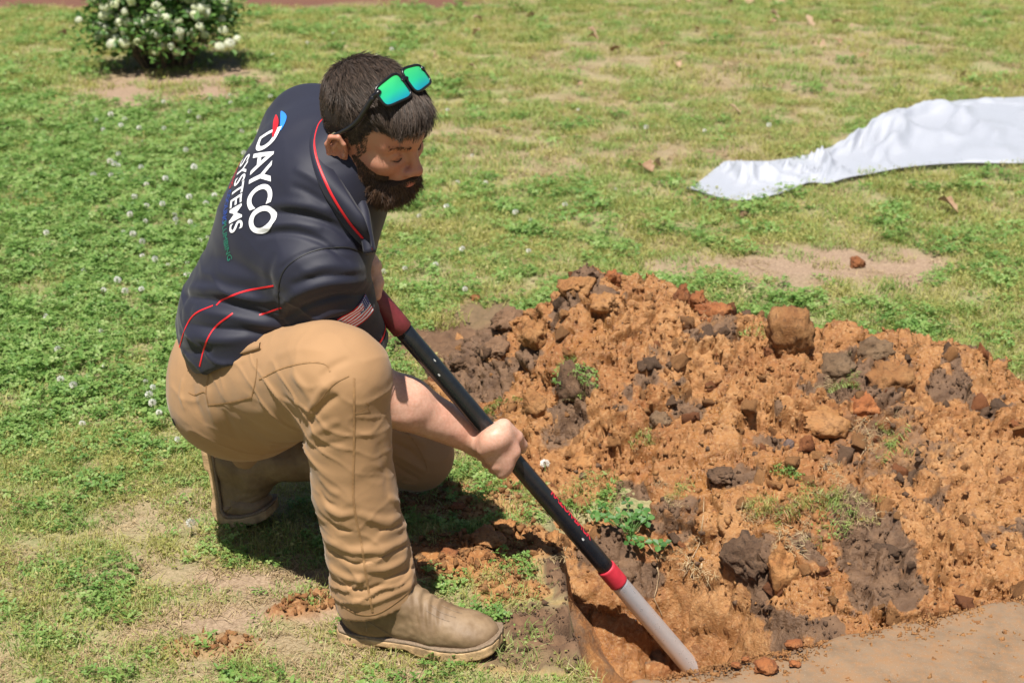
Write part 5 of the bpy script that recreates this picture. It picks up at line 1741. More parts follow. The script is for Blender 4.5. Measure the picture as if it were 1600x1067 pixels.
for s in (-1, 1):
    out = []
    ox = 0.0360 * s
    for a in np.linspace(0, 2 * np.pi, 40, endpoint=False):
        ca, sa_ = math.cos(a), math.sin(a)
        e = (abs(ca) ** 5 + abs(sa_) ** 5) ** (-1 / 5)
        w = ox + 0.0300 * e * ca
        h = 0.0225 * e * sa_ * (1.0 - 0.16 * ca * s)
        out.append((w, h))
    out = np.array(out)
    cen = out.mean(0)
    rows, gr = [gpt(*cen) + ga * 0.0035], [0.5]
    qs = np.linspace(0, 1, 8)[1:]
    for q in qs:
        for w, h in cen + (out - cen) * q:
            rows.append(gpt(w, h) + ga * 0.0035 * (1 - q * q))
            gr.append(np.clip(0.5 + h / 0.045, 0, 1))
    n = len(out)
    f = [(1 + j * n + i, 1 + j * n + (i + 1) % n, 1 + (j + 1) * n + (i + 1) % n, 1 + (j + 1) * n + i) for j in range(len(qs) - 1) for i in range(n)] + [(0, 1 + (i + 1) % n, 1 + i) for i in range(n)]
    if s > 0:
        f = [q[::-1] for q in f]
    ln_ = obj('lens', to_head(np.array(rows)), f, M_LENS, GL, True, {'grad': gr})
    loop = np.array([gpt(w, h) for w, h in cen + (out - cen) * 1.05])
    loop = np.concatenate([loop, loop[:2]])
    v, f = tube(to_head(loop), 0.0025, 8, False)
    obj('rim', v, f, M_FRAME, GL)
    # hinge block and temple arm
    hinge = gpt(0.066 * s, -0.010)
    v, f = tube(to_head(bez([gpt(0.060 * s, -0.012), hinge, hinge - ga * 0.012 + np.array([0, 0.004 * s, 0])], 5)), 0.0050, 8)
    obj('hinge', v, f, M_FRAME, GL)
    arm = bez([hinge - ga * 0.008 + np.array([0, 0.003 * s, 0]), np.array([0.022, 0.0845 * s, 0.068]), np.array([-0.006, 0.086 * s, 0.034]), np.array([-0.026, 0.085 * s, 0.014])], 8)
    v, f = tube(to_head(arm), np.linspace(0.0052, 0.0038, len(arm)), 8)
    obj('temple_arm', v, f, M_FRAME, GL)
    tip = bez([np.array([-0.024, 0.085 * s, 0.016]), np.array([-0.033, 0.084 * s, 0.004]), np.array([-0.037, 0.082 * s, -0.012])], 6)
    v, f = tube(to_head(tip), np.linspace(0.0060, 0.0042, len(tip)), 8)
    obj('cord_sleeve', v, f, M_CAMO, GL)
cord = bez([np.array([-0.037, -0.082, -0.012]), np.array([-0.036, -0.080, -0.034]), np.array([-0.040, -0.072, -0.060]), np.array([-0.075, -0.045, -0.085]), np.array([-0.092, 0.0, -0.092]), np.array([-0.075, 0.045, -0.085]), np.array([-0.040, 0.072, -0.060]), np.array([-0.037, 0.082, -0.012])], 6)
v, f = tube(to_head(cord), 0.0022, 6)
obj('retainer_cord', v, f, M_BLACK, GL)
v, f = tube(to_head(bez([gpt(-0.0075, -0.006), gpt(0, -0.009), gpt(0.0075, -0.006)], 6)), 0.0042, 8)
obj('bridge', v, f, M_FRAME, GL)
# ================================================================== the long handled spade
M_POLE = simple('black_fibreglass', (0.012, 0.014, 0.018), 0.26, 0.2, 60, 0.05, 300, 0.0006)
M_GRIP = simple('dark_red_grip', (0.16, 0.022, 0.026), 0.55, 0.15, 80, 0.1, 400, 0.0008)
M_BAND = simple('red_band', (0.56, 0.03, 0.05), 0.5, 0.15, 60)
M_STEEL = NT('worn_steel')
c = M_STEEL.coord()
k_ = M_STEEL.noise(c, 60, 5, 0.7)
dirt = M_STEEL.ramp(k_, [(0.66, (0, 0, 0)), (0.76, (1, 1, 1))])
M_STEEL.set(Base_Color=M_STEEL.mix(dirt, (0.62, 0.62, 0.64), (0.30, 0.17, 0.08)), Metallic=M_STEEL.math('MULTIPLY', M_STEEL.math('SUBTRACT', 1.0, dirt), 0.55), Roughness=M_STEEL.ramp(k_, [(0.3, (0.22,) * 3), (0.7, (0.5,) * 3)]))
M_STEEL.bump(M_STEEL.noise(c, 220, 4), 0.2, 0.002)
M_STEEL = M_STEEL.m
SPADE = empty('spade', POLE_B)
tag(SPADE, 'long handled spade with black pole and dark red grip held in the hole', 'spade')
def sect(name, p0, p1, r0, r1, mat, n=28, steps=10, parent=SPADE, ends=0.0015):
    t = np.linspace(0, 1, steps)
    pts = [p0 + (p1 - p0) * q for q in t]
    rs = r0 + (r1 - r0) * t
    d = unit(p1 - p0)
    pts = [p0 - d * 0.0] + [p0 + d * ends] + pts[1:-1] + [p1 - d * ends, p1]
    rs = np.concatenate([[rs[0] - ends], rs, [rs[-1] - ends]])
    v, f = tube(pts, rs[:len(pts)] if len(rs) == len(pts) else np.interp(np.linspace(0, 1, len(pts)), np.linspace(0, 1, len(rs)), rs), n)
    return obj(name, v, f, mat, parent)
pt_grip, pt_band, pt_steel = pole_at(629), pole_at(946), pole_at(967)
G0 = POLE_T - pole_a * 0.03
GRIP = sect('grip', G0, pt_grip, 0.0222, 0.0215, M_GRIP)
POLE = sect('handle_pole', pt_grip - pole_a * 0.01, pt_band + pole_a * 0.01, PR, PR, M_POLE, 36, 24)
sect('red_band', pt_band, pt_steel, 0.0212, 0.0215, M_BAND)
sect('steel_socket', pt_steel - pole_a * 0.004, POLE_B, 0.0198, 0.0215, M_STEEL, 32, 30)
# narrow trenching blade below the socket
bx = unit(np.cross(pole_a, np.array([0, 1.0, 0.2])))
bz = np.cross(pole_a, bx)
v, f = [], []
nu, nw = 12, 11
for s_ in (0.0, 0.003):
    for iu in range(nu):
        t = iu / (nu - 1)
        hw = 0.022 + 0.048 * min(1, t * 4) * (1 - 0.5 * max(0, t - 0.75) / 0.25)
        for iw in range(nw):
            w = -1 + 2 * iw / (nw - 1)
            v.append(POLE_B + pole_a * (-0.01 + 0.26 * t) + bx * hw * w + bz * (0.018 * (w * w) - 0.008 + s_))
N = nu * nw
for iu in range(nu - 1):
    for iw in range(nw - 1):
        a = iu * nw + iw
        f.append((a, a + 1, a + nw + 1, a + nw))
        f.append((N + a, N + a + nw, N + a + nw + 1, N + a + 1))
for iu in range(nu - 1):
    for iw in (0, nw - 1):
        a = iu * nw + iw
        f.append((a, a + nw, N + a + nw, N + a))
obj('blade', v, f, M_STEEL, SPADE)
# red lettering along the upper right side of the pole
tv_, tf_ = text_tris('RAZOR-BACK', 0.030, 1, 0.95, 0.0007, 0.78)
q0 = pole_at(850)
view = unit(np.array([0, 0, CAM_H]) - q0)
e1 = unit(view - pole_a * view.dot(pole_a))
e2 = np.cross(e1, pole_a)
e2 = e2 if e2[0] > 0 else -e2
L_ = np.linalg.norm(pole_at(912) - q0)
tv_[:, 0] *= L_ / tv_[:, 0].max()
tv_[:, 0] += 0.18 * tv_[:, 1]
th_ = rad(44) + (tv_[:, 1]) / PR
V = q0 + np.outer(tv_[:, 0], pole_a) + (PR + 0.0006) * (np.cos(th_)[:, None] * e1 + np.sin(th_)[:, None] * e2)
obj('pole_lettering', V, tf_, simple('red_lettering', (0.60, 0.02, 0.04), 0.45, 0.05), POLE)
# chipped paint
gch = np.random.default_rng(5)
chip = Bag()
for px, ang in ((684, -0.2), (671, 0.5), (905, 0.1)):
    p = pole_at(px)
    q = []
    for a in np.arange(6) * 1.047:
        r = 0.0012 + 0.0016 * gch.random()
        t_ = ang + r * math.sin(a) / PR
        q.append(p + pole_a * r * 1.8 * math.cos(a) + (PR + 0.0005) * (math.cos(t_) * e1 + math.sin(t_) * e2))
    chip.add(q, [tuple(range(6))])
chip.obj('paint_chips', simple('chip_grey', (0.5, 0.5, 0.48), 0.6), POLE)
# ================================================================== lawn plants
def leaf_mat(name, cols, rough=0.55, trans=0.42):
    m = NT(name)
    oi = m.n('ObjectInfo')
    v = m.attr('v')
    t = m.math('ADD', m.math('MULTIPLY', v, 0.65), m.math('MULTIPLY', oi.outputs['Random'], 0.35))
    col = m.ramp(t, [(i / (len(cols) - 1), q) for i, q in enumerate(cols)])
    m.set(Base_Color=col, Roughness=rough)
    tr = m.n('BsdfTranslucent')
    m.L(col, tr.inputs['Color'])
    mx = m.n('MixShader')
    mx.inputs[0].default_value = trans
    m.L(m.b.outputs[0], mx.inputs[1])
    m.L(tr.outputs[0], mx.inputs[2])
    m.L(mx.outputs[0], m.t.nodes['Material Output'].inputs['Surface'])
    return m.m
L_CLOVER = leaf_mat('clover_leaf', ((0.09, 0.20, 0.038), (0.165, 0.30, 0.062), (0.26, 0.39, 0.098), (0.37, 0.46, 0.17)))
L_GRASS = leaf_mat('grass_blade', ((0.13, 0.24, 0.045), (0.225, 0.34, 0.075), (0.34, 0.42, 0.12), (0.47, 0.48, 0.21)))
L_DRY = leaf_mat('dry_grass', ((0.20, 0.13, 0.06), (0.34, 0.24, 0.12), (0.46, 0.35, 0.19), (0.55, 0.44, 0.27)), 0.7, 0.2)
L_YELLOW = leaf_mat('yellow_grass', ((0.20, 0.23, 0.05), (0.34, 0.35, 0.09), (0.46, 0.43, 0.14), (0.55, 0.48, 0.22)))
def blade(v, f, a, root, d, h, w, bend, val, seg=3):
    n0 = len(v)
    side = np.array([-d[1], d[0], 0.0])
    for s in range(seg + 1):
        t = s / seg
        c = root + np.array([d[0], d[1], 0]) * bend * h * t * t + np.array([0, 0, 1.0]) * h * (t - 0.35 * bend * t * t)
        ww = w * (1 - t) ** 0.7 if s < seg else 0
        if s < seg:
            v += [c - side * ww, c + side * ww]
            a += [val, val]
        else:
            v.append(c)
            a.append(val)
    for s in range(seg - 1):
        f.append((n0 + 2 * s, n0 + 2 * s + 1, n0 + 2 * s + 3, n0 + 2 * s + 2))
    f.append((n0 + 2 * seg - 2, n0 + 2 * seg - 1, n0 + 2 * seg))
def leaflet(v, f, a, c, d, up, ln, w, val):
    n0 = len(v)
    sd = np.cross(up, d)
    v += [c, c + d * ln * 0.55 + sd * w + up * w * 0.35, c + d * ln * 1.0 + sd * w * 0.35 + up * w * 0.1, c + d * ln * 0.95, c + d * ln * 1.0 - sd * w * 0.35 + up * w * 0.1, c + d * ln * 0.55 - sd * w + up * w * 0.35]
    a += [val] * 6
    f += [(n0, n0 + 1, n0 + 2, n0 + 3), (n0, n0 + 3, n0 + 4, n0 + 5)]
def patch(kind, seed):
    g = np.random.default_rng(seed)
    v, f, a = [], [], []
    R = 0.075
    def root():
        r, t = R * math.sqrt(g.random()), g.random() * 6.283
        return np.array([r * math.cos(t), r * math.sin(t), -0.006])
    def dirn():
        t = g.random() * 6.283
        return np.array([math.cos(t), math.sin(t), 0])
    if kind in ('grass', 'yellow'):
        for _ in range(85):
            blade(v, f, a, root(), dirn(), g.uniform(0.018, 0.048), g.uniform(0.0011, 0.0022), g.uniform(0.3, 1.3), g.random())
        for _ in range(12):
            c = root() + np.array([0, 0, g.uniform(0.012, 0.03)])
            d = unit(dirn() + np.array([0, 0, g.uniform(-0.1, 0.4)]))
            leaflet(v, f, a, c, d, unit(np.array([g.normal() * 0.3, g.normal() * 0.3, 1])), g.uniform(0.008, 0.016), g.uniform(0.003, 0.006), g.random())
    elif kind == 'dry':
        for _ in range(60):
            blade(v, f, a, root(), dirn(), g.uniform(0.012, 0.035), g.uniform(0.0010, 0.0019), g.uniform(1.2, 2.4), g.random(), 2)
        for _ in range(25):
            c = root() + np.array([0, 0, g.uniform(0.006, 0.014)])
            d = unit(dirn() + np.array([0, 0, g.normal() * 0.12]))
            n0 = len(v)
            L, sd = g.uniform(0.02, 0.05), np.array([-d[1], d[0], 0]) * 0.0011
            v += [c - sd, c + sd, c + d * L + sd * 0.5, c + d * L - sd * 0.5]
            a += [g.random()] * 4
            f.append((n0, n0 + 1, n0 + 2, n0 + 3))
    elif kind == 'clover':
        for _ in range(42):
            r = root()
            h = g.uniform(0.014, 0.042)
            c = r + np.array([g.normal() * 0.006, g.normal() * 0.006, h])
            val = g.random()
            d0 = g.random() * 6.283
            up = unit(np.array([g.normal() * 0.35, g.normal() * 0.35, 1]))
            n0 = len(v)
            v += [r, r + np.array([0.0012, 0, 0]), c]
            a += [val] * 3
            f.append((n0, n0 + 1, n0 + 2))
            s_ = g.uniform(0.7, 1.25)
            for k in range(3):
                t = d0 + k * 2.094
                d = np.array([math.cos(t), math.sin(t), 0])
                d = unit(d - up * d.dot(up))
                leaflet(v, f, a, c, d, up, 0.0115 * s_, 0.0052 * s_, np.clip(val + g.normal() * 0.08, 0, 1))
        for _ in range(18):
            blade(v, f, a, root(), dirn(), g.uniform(0.02, 0.045), g.uniform(0.001, 0.0018), g.uniform(0.3, 1.2), g.random())
    elif kind == 'weed':
        for _ in range(16):
            r = root() * 0.5
            d = dirn()
            L = g.uniform(0.012, 0.026)
            leaflet(v, f, a, r + np.array([0, 0, 0.014]), unit(d + np.array([0, 0, g.uniform(0.1, 0.7)])), np.array([0, 0, 1.0]), L, L * 0.28, g.random())
        for _ in range(25):
            blade(v, f, a, root(), dirn(), g.uniform(0.018, 0.04), g.uniform(0.001, 0.0018), g.uniform(0.4, 1.4), g.random())
    return np.array(v), f, a
KINDS_ = [('clover', L_CLOVER), ('grass', L_GRASS), ('yellow', L_YELLOW), ('dry', L_DRY), ('weed', L_CLOVER)]
lib = bpy.data.collections.new('lawn_patches')
NV = 4
k = 0
for kd, mt in KINDS_:
    for j in range(NV):
        v, f, a = patch(kd, 300 + k)
        o = bpy.data.objects.new('lawn_patch_%02d' % k, mesh('lawn_patch', v, f, mt, False, {'v': a}))
        lib.objects.link(o)
        k += 1
def instancer(name, pts, rot, scl, idx, lib, label, cat):
    me = bpy.data.meshes.new(name)
    me.vertices.add(len(pts))
    me.vertices.foreach_set('co', np.asarray(pts, np.float32).ravel())
    me.attributes.new('rot', 'FLOAT_VECTOR', 'POINT').data.foreach_set('vector', np.asarray(rot, np.float32).ravel())
    me.attributes.new('scl', 'FLOAT', 'POINT').data.foreach_set('value', np.asarray(scl, np.float32))
    me.attributes.new('idx', 'INT', 'POINT').data.foreach_set('value', np.asarray(idx, np.int32))
    o = link(name, me)
    ng = bpy.data.node_groups.new(name, 'GeometryNodeTree')
    ng.interface.new_socket('Geometry', in_out='INPUT', socket_type='NodeSocketGeometry')
    ng.interface.new_socket('Geometry', in_out='OUTPUT', socket_type='NodeSocketGeometry')
    gi, go = ng.nodes.new('NodeGroupInput'), ng.nodes.new('NodeGroupOutput')
    ci = ng.nodes.new('GeometryNodeCollectionInfo')
    ci.inputs['Collection'].default_value = lib
    ci.inputs['Separate Children'].default_value = True
    ci.inputs['Reset Children'].default_value = True
    ip = ng.nodes.new('GeometryNodeInstanceOnPoints')
    ip.inputs['Pick Instance'].default_value = True
    def na(nm, ty):
        n = ng.nodes.new('GeometryNodeInputNamedAttribute')
        n.data_type = ty
        n.inputs['Name'].default_value = nm
        return n.outputs['Attribute']
    ng.links.new(gi.outputs[0], ip.inputs['Points'])
    ng.links.new(ci.outputs[0], ip.inputs['Instance'])
    ng.links.new(na('idx', 'INT'), ip.inputs['Instance Index'])
    ng.links.new(na('rot', 'FLOAT_VECTOR'), ip.inputs['Rotation'])
    ng.links.new(na('scl', 'FLOAT'), ip.inputs['Scale'])
    ng.links.new(ip.outputs[0], go.inputs[0])
    md = o.modifiers.new('instances', 'NODES')
    md.node_group = ng
    return tag(o, label, cat, None, 'stuff')
near_px = [(1073, 300), (1105, 310), (1150, 321), (1195, 316), (1230, 305), (1265, 293), (1292, 294), (1330, 284), (1369, 277), (1420, 268), (1500, 262), (1600, 262), (1720, 255)]
crest_px = [(1074, 299), (1120, 270), (1165, 253), (1195, 249), (1222, 261), (1262, 249), (1292, 238), (1330, 218), (1369, 190), (1430, 165), (1500, 160), (1600, 175), (1720, 170)]
crest_y = [6.38, 6.45, 6.45, 6.45, 6.5, 6.6, 6.75, 6.95, 7.3, 7.7, 8.0, 8.1, 8.1]
g = np.random.default_rng(55)
P = []
for y0, y1, dens, sc in ((1.5, 3.6, 1000, 0.80), (3.6, 5.5, 420, 0.95), (5.5, 8.5, 230, 1.15), (8.5, 15.0, 115, 1.5)):
    hw = 1.1 + 0.37 * y1
    n = int(dens * (y1 - y0) * 2 * hw)
    x, y = g.uniform(-hw, hw, n), g.uniform(y0, y1, n)
    m = np.abs(x) < 0.16 + 0.362 * y + 0.9
    P.append(np.c_[x[m], y[m], np.full(m.sum(), sc)])
P = np.concatenate(P)
x, y, sc = P.T
clay, dark, bare, hd = masks(x, y)
hz = np.concatenate([heap_z(x[i:i + 40000], y[i:i + 40000]) for i in range(0, len(x), 40000)])
inheap = (hz > 0.005) & (x > -0.34) & (x < 1.62) & (y > 2.5) & (y < 4.3)
sd = (x - SLAB0[0]) * SNRM[0] + (y - SLAB0[1]) * SNRM[1]
onslab = (sd < 0.02) & (x > SLAB0[0] - 0.05)
mul = sstep(12.2, 12.9, y) * sstep(0.2, -0.6, x)
n1 = fbm(np.c_[x * 1.1, y * 0.9, 0 * x], 3, 90)
n2 = fbm(np.c_[x * 3.5, y * 3.0, 0 * x], 3, 91)
soil = np.maximum(clay, dark)
pk = g.random(len(x))
sh_n = np.array([G(*q)[:2] for q in near_px]); sh_c = np.array([AY(a[0], a[1], b)[:2] for a, b in zip(crest_px, crest_y)])
undersheet = (x > 0.80) & (y > np.interp(x, sh_n[:, 0], sh_n[:, 1]) + 0.02) & (y < np.interp(x, sh_c[:, 0], sh_c[:, 1]) + 0.22)
keep = (~inheap) & (~undersheet) & (~onslab) & (hd < 0.01) & (pk > soil * 0.93) & (g.random(len(x)) > bare * 0.84) & (g.random(len(x)) > mul)
# green clover to the left, yellower grass to the right and far back
px_, py_ = toscreen(np.c_[x, y, 0 * x])
left = sstep(640, 330, px_) * sstep(90, 200, py_) * sstep(720, 560, py_)
wc = 0.20 - 0.12 * sstep(560, 800, px_) * sstep(330, 220, py_) + 1.1 * left + 0.40 * np.clip(n1 + 0.15, 0, 1) * sstep(150, 320, py_) - 0.3 * bare
wg = 0.55 + 0.35 * n2 + 0.2 * (py_ < 200)
wy = 0.50 - 0.5 * left + 0.5 * np.clip(-n1, 0, 1) + 0.25 * sstep(300, 150, py_)
wd = 0.16 + 0.9 * bare + 0.45 * np.clip(n2, 0, 1) * (1 - left) - 0.10 * left + 0.25 * sstep(760, 900, py_) + 0.60 * sstep(560, 900, px_) * sstep(330, 220, py_) + 0.35 * sstep(800, 920, py_)
ww = np.full(len(x), 0.10) + 0.15 * sstep(800, 950, py_)
W = np.clip(np.stack([wc, wg, wy, wd, ww], 1), 0.01, None)
W /= W.sum(1, keepdims=True)
kind = (g.random((len(x), 1)) > np.cumsum(W, 1)).sum(1)
idx = np.clip(kind, 0, 4) * NV + g.integers(0, NV, len(x))
x, y, sc, idx, kind = x[keep], y[keep], sc[keep], idx[keep], kind[keep]
scl = sc * g.uniform(0.65, 1.2, len(x)) * np.where(y < 3.4, 0.85, 1.0)
rot = np.c_[g.normal(size=(len(x), 2)) * 0.08, g.random(len(x)) * 6.283]
instancer('lawn', np.c_[x, y, ground_z(x, y)], rot, scl, idx, lib, 'short weedy lawn of grass, clover and dry stalks', 'grass')
# tufts torn up with the soil and growing on the pile
tp, tr, ts, ti = [], [], [], []
def on_heap(px, py, n, spread, kinds, sc):
    for _ in range(n):
        q, nn = cast(heap_bvh, px + g.normal() * spread, py + g.normal() * spread * 0.7)
        if q is None:
            q = G(px + g.normal() * spread, py + g.normal() * spread * 0.6)
        tp.append(q)
        tr.append((g.normal() * 0.5, g.normal() * 0.5, g.random() * 6.28))
        ts.append(sc * g.uniform(0.6, 1.2))
        ti.append(kinds[g.integers(len(kinds))] * NV + g.integers(NV))
on_heap(905, 590, 14, 18, (1, 3, 0), 0.42)
on_heap(1010, 690, 5, 10, (1, 3), 0.45)
on_heap(940, 765, 12, 22, (0, 1, 4), 0.5)
on_heap(880, 790, 8, 18, (0, 1, 2), 0.55)
on_heap(1290, 800, 26, 40, (1, 3, 2), 0.5)
on_heap(1210, 800, 12, 25, (1, 3, 2), 0.45)
on_heap(1310, 595, 10, 16, (1, 3), 0.45)
on_heap(1240, 740, 4, 8, (0, 4), 0.4)
on_heap(1060, 770, 6, 20, (1, 3), 0.4)
on_heap(1130, 480, 4, 10, (1, 3), 0.4)
on_heap(1180, 520, 5, 10, (1, 4), 0.45)
on_heap(1080, 860, 6, 20, (3,), 0.5)
on_heap(780, 640, 6, 14, (1, 0), 0.45)
on_heap(1380, 690, 8, 25, (1, 3), 0.5)
instancer('torn_turf', tp, tr, ts, ti, lib, 'torn tufts of grass and clover caught in the dug soil', 'grass')

# ---- white clover flowers
M_FLOWER = leaf_mat('clover_flower', ((0.62, 0.55, 0.42), (0.78, 0.76, 0.68), (0.85, 0.84, 0.80)), 0.6, 0.25)
M_STALK = simple('flower_stalk', (0.10, 0.19, 0.04), 0.6)
def flower_mesh(seed, R=0.0105, n=55):
    g = np.random.default_rng(seed)
    v, f, a = [], [], []
    for i in range(n):
        zz = 1 - 1.75 * (i + 0.5) / n
        t = i * 2.39996
        r = math.sqrt(max(0, 1 - zz * zz))
        d = np.array([r * math.cos(t), r * math.sin(t), zz])
        up = unit(np.array([-d[1], d[0], 0.3]))
        leaflet(v, f, a, d * R * 0.45, unit(d + g.normal(size=3) * 0.15), up, R * 0.75, R * 0.22, np.clip(0.5 + 0.5 * zz + g.normal() * 0.15, 0, 1))
    return mesh('clover_flower', np.array(v) + np.array([0, 0, 0.045]), f, M_FLOWER, False, {'v': a})
FM = [flower_mesh(s) for s in (1, 2, 3)]
sv_, sf_ = tube([(0, 0, -0.005), (0.002, 0, 0.02), (0, 0, 0.042)], 0.0011, 5)
STM = mesh('stem', sv_, sf_, M_STALK)
g = np.random.default_rng(66)
fl_pts = []
for _ in range(115):
    fl_pts.append((g.uniform(150, 470), 150 + 330 * g.random() ** 1.25))
for _ in range(16):
    fl_pts.append((g.uniform(60, 290), g.uniform(380, 700)))
fl_pts += [(240, 632), (245, 660), (285, 700), (300, 838), (335, 590), (592, 432), (700, 335), (714, 295), (632, 430), (685, 430), (724, 470), (660, 345), (850, 745), (826, 400), (740, 250), (760, 300), (880, 330), (960, 300), (1105, 215),
           (905, 180), (610, 90), (480, 75), (430, 95), (520, 60), (560, 130), (585, 100), (700, 180), (730, 400), (810, 345), (830, 355), (1200, 210), (1010, 210)]
nfl = 0
for px, py in fl_pts:
    q = G(px, py)
    c_, d_, b_, h_ = masks(q[:1], q[1:2])
    if b_[0] > 0.5 and py < 700:
        continue
    o = link('clover_flower', FM[nfl % 3])
    o.location = Vector((q[0], q[1], float(ground_z(q[0], q[1])[0])))
    o.rotation_euler = (g.normal() * 0.25, g.normal() * 0.25, g.random() * 6.28)
    s_ = g.uniform(0.6, 1.05) * (1.2 if py < 300 else 1.0)
    o.scale = (s_, s_, s_ * g.uniform(0.8, 1.1))
    tag(o, {(850, 745): 'single white clover flower right beside the gripping hand', (300, 838): 'white clover flower left of the rear boot sole'}.get((px, py), 'small white clover flower head standing in the lawn'), 'flower', 'white clover flowers in the lawn')
    st = bpy.data.objects.new('stem', STM)
    COL.objects.link(st)
    st.parent = o
    nfl += 1
# ---- dry leaves
M_DLEAF = leaf_mat('dry_leaf', ((0.16, 0.085, 0.04), (0.30, 0.18, 0.10), (0.45, 0.31, 0.20), (0.55, 0.42, 0.30)), 0.75, 0.15)
def dead_leaf(seed):
    g = np.random.default_rng(seed)
    v, f, a = [], [], []
    n = 9
    for i in range(n):
        t = i / (n - 1)
        w = 0.35 * math.sin(math.pi * min(1, t * 0.95 + 0.03)) ** 0.8 * (1 + 0.25 * math.sin(t * 17 + seed))
        z = 0.22 * math.sin(t * 3.0 + seed) + 0.1
        for s in (-1, -0.5, 0, 0.5, 1):
            v.append((t - 0.5, s * w, z + 0.35 * s * s * (0.4 + 0.6 * math.sin(seed + t * 2)) * w * 2))
            a.append(np.clip(0.5 + 0.25 * math.sin(seed * 3.3) + g.normal() * 0.12, 0, 1))
    for i in range(n - 1):
        for k in range(4):
            b_ = i * 5 + k
            f.append((b_, b_ + 1, b_ + 6, b_ + 5))
    return mesh('dry_leaf', v, f, M_DLEAF, True, {'v': a})
DL = [dead_leaf(s) for s in range(6)]
g = np.random.default_rng(77)
spots = [(1205, 32), (1208, 42), (1265, 40), (1308, 38), (1285, 72), (1310, 70), (1270, 75), (925, 55), (1028, 78), (1040, 72), (904, 128), (1088, 52), (1150, 9), (1172, 8), (1075, 6), (1278, 10), (530, 50), (700, 40), (735, 112), (745, 60),
         (810, 14), (830, 92), (1157, 75), (1312, 68), (1026, 265), (1010, 272), (1150, 180), (905, 135), (1330, 45), (960, 85), (745, 38), (935, 4), (1215, 8), (1350, 90), (680, 95), (830, 32), (925, 68), (1060, 110), (1440, 60), (1500, 120), (1540, 40), (100, 60), (60, 200), (1480, 330)]
for i, (px, py) in enumerate(spots):
    q = G(px, py)
    o = link('dry_leaf', DL[i % 6])
    s_ = g.uniform(0.05, 0.10) * (1.0 if py > 60 else 1.25)
    o.scale = (s_, s_ * g.uniform(0.7, 1.1), s_)
    o.location = Vector((q[0], q[1], float(ground_z(q[0], q[1])[0]) + 0.022))
    o.rotation_euler = (g.normal() * 0.35, g.normal() * 0.35, g.random() * 6.28)
    tag(o, 'curled brown dry leaf lying on the lawn', 'leaf', 'dry leaves scattered on the lawn')

# ---- the bright leafy weed by the hole
M_WEED = leaf_mat('weed_leaf', ((0.045, 0.13, 0.025), (0.08, 0.20, 0.04), (0.14, 0.28, 0.07)), 0.5, 0.35)
WEED = empty('weed_plant', G(985, 850))
tag(WEED, 'bright green three leaved weed on the hole\'s right bank beside the handle', 'weed')
g = np.random.default_rng(88)
base, _ = cast(heap_bvh, 985, 838)
stb = Bag()
for i in range(30):
    px, py = (985 + g.normal() * 20, 822 + g.normal() * 13) if i < 18 else ((935 + g.normal() * 10, 818 + g.normal() * 9) if i < 23 else ((1040 + g.normal() * 9, 860 + g.normal() * 5) if i < 26 else (995 + g.normal() * 10, 845 + g.normal() * 8)))
    q, nn = cast(heap_bvh, px, py)
    if q is None:
        continue
    tip = q + np.array([g.normal() * 0.004, -0.012 - 0.012 * g.random(), 0.018 + 0.022 * g.random()])
    v, f = tube(bez([base + g.normal(size=3) * 0.004, (base + tip) / 2 + np.array([0, -0.004, 0.008]), tip], 4), 0.0009, 5)
    stb.add(v, f)
    lv, lf, la = [], [], []
    up = unit(np.array([g.normal() * 0.3, -0.45 + g.normal() * 0.2, 1]))
    t0 = g.random() * 6.28
    s_ = g.uniform(0.8, 1.35)
    for k3 in range(3):
        t = t0 + k3 * 2.094
        d = np.array([math.cos(t), math.sin(t), 0])
        leaflet(lv, lf, la, tip, unit(d - up * d.dot(up)), up, 0.0155 * s_, 0.0062 * s_, g.random())
    obj('leaf', lv, lf, M_WEED, WEED, False, {'v': la})
stb.obj('stems', M_STALK, WEED)
# long dry root stalks over the bank
root = Bag()
for pts in ([(1028, 885), (1030, 905), (1020, 935), (1035, 960)], [(1100, 780), (1098, 830), (1085, 870), (1068, 900)], [(1012, 845), (1026, 875), (1030, 900)], [(1350, 690), (1352, 705), (1346, 715)]):
    L, N = seen_line(heap_bvh, pts, 8, 0.006)
    if len(L) > 3:
        for _ in range(3):
            L[1:-1] = (L[:-2] + 2 * L[1:-1] + L[2:]) / 4
        root.add(*tube(L, 0.0011, 5))
tag(root.obj('dead_roots', simple('dry_root', (0.40, 0.28, 0.16), 0.8)), 'thin dry roots trailing down the front of the dug bank', 'roots', None, 'stuff')

# ================================================================== flowering shrub, top left
SHR = G(262, 106)
SHRUB = empty('hydrangea_bush', SHR)
tag(SHRUB, 'leafy bush full of pale green and white flower heads at the upper left', 'bush')
g = np.random.default_rng(99)
M_SHL = leaf_mat('shrub_leaf', ((0.04, 0.11, 0.02), (0.08, 0.18, 0.036), (0.14, 0.26, 0.055), (0.22, 0.34, 0.09)), 0.5, 0.3)
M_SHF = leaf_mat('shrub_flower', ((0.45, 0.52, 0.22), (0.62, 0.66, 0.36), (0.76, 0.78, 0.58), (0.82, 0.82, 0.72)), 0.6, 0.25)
M_WOOD = simple('shrub_wood', (0.16, 0.11, 0.075), 0.85, 0.35, 60)
stemb = Bag()
tips = []
for i in range(95):
    t = g.random() * 6.28
    r = math.sqrt(g.random())
    b = SHR + np.array([0.14 * r * math.cos(t), 0.14 * r * math.sin(t), -0.02])
    top = SHR + np.array([0.42 * r * math.cos(t), 0.40 * r * math.sin(t), 0.16 + 0.55 * math.sqrt(max(0.0, 1 - r * r)) * g.uniform(0.25, 1.1)])
    L = bez([b, b * 0.45 + top * 0.55 + np.array([0, 0, 0.08]), top], 5)
    stemb.add(*tube(L, np.linspace(0.007, 0.003, len(L)), 5))
    tips.append(top)
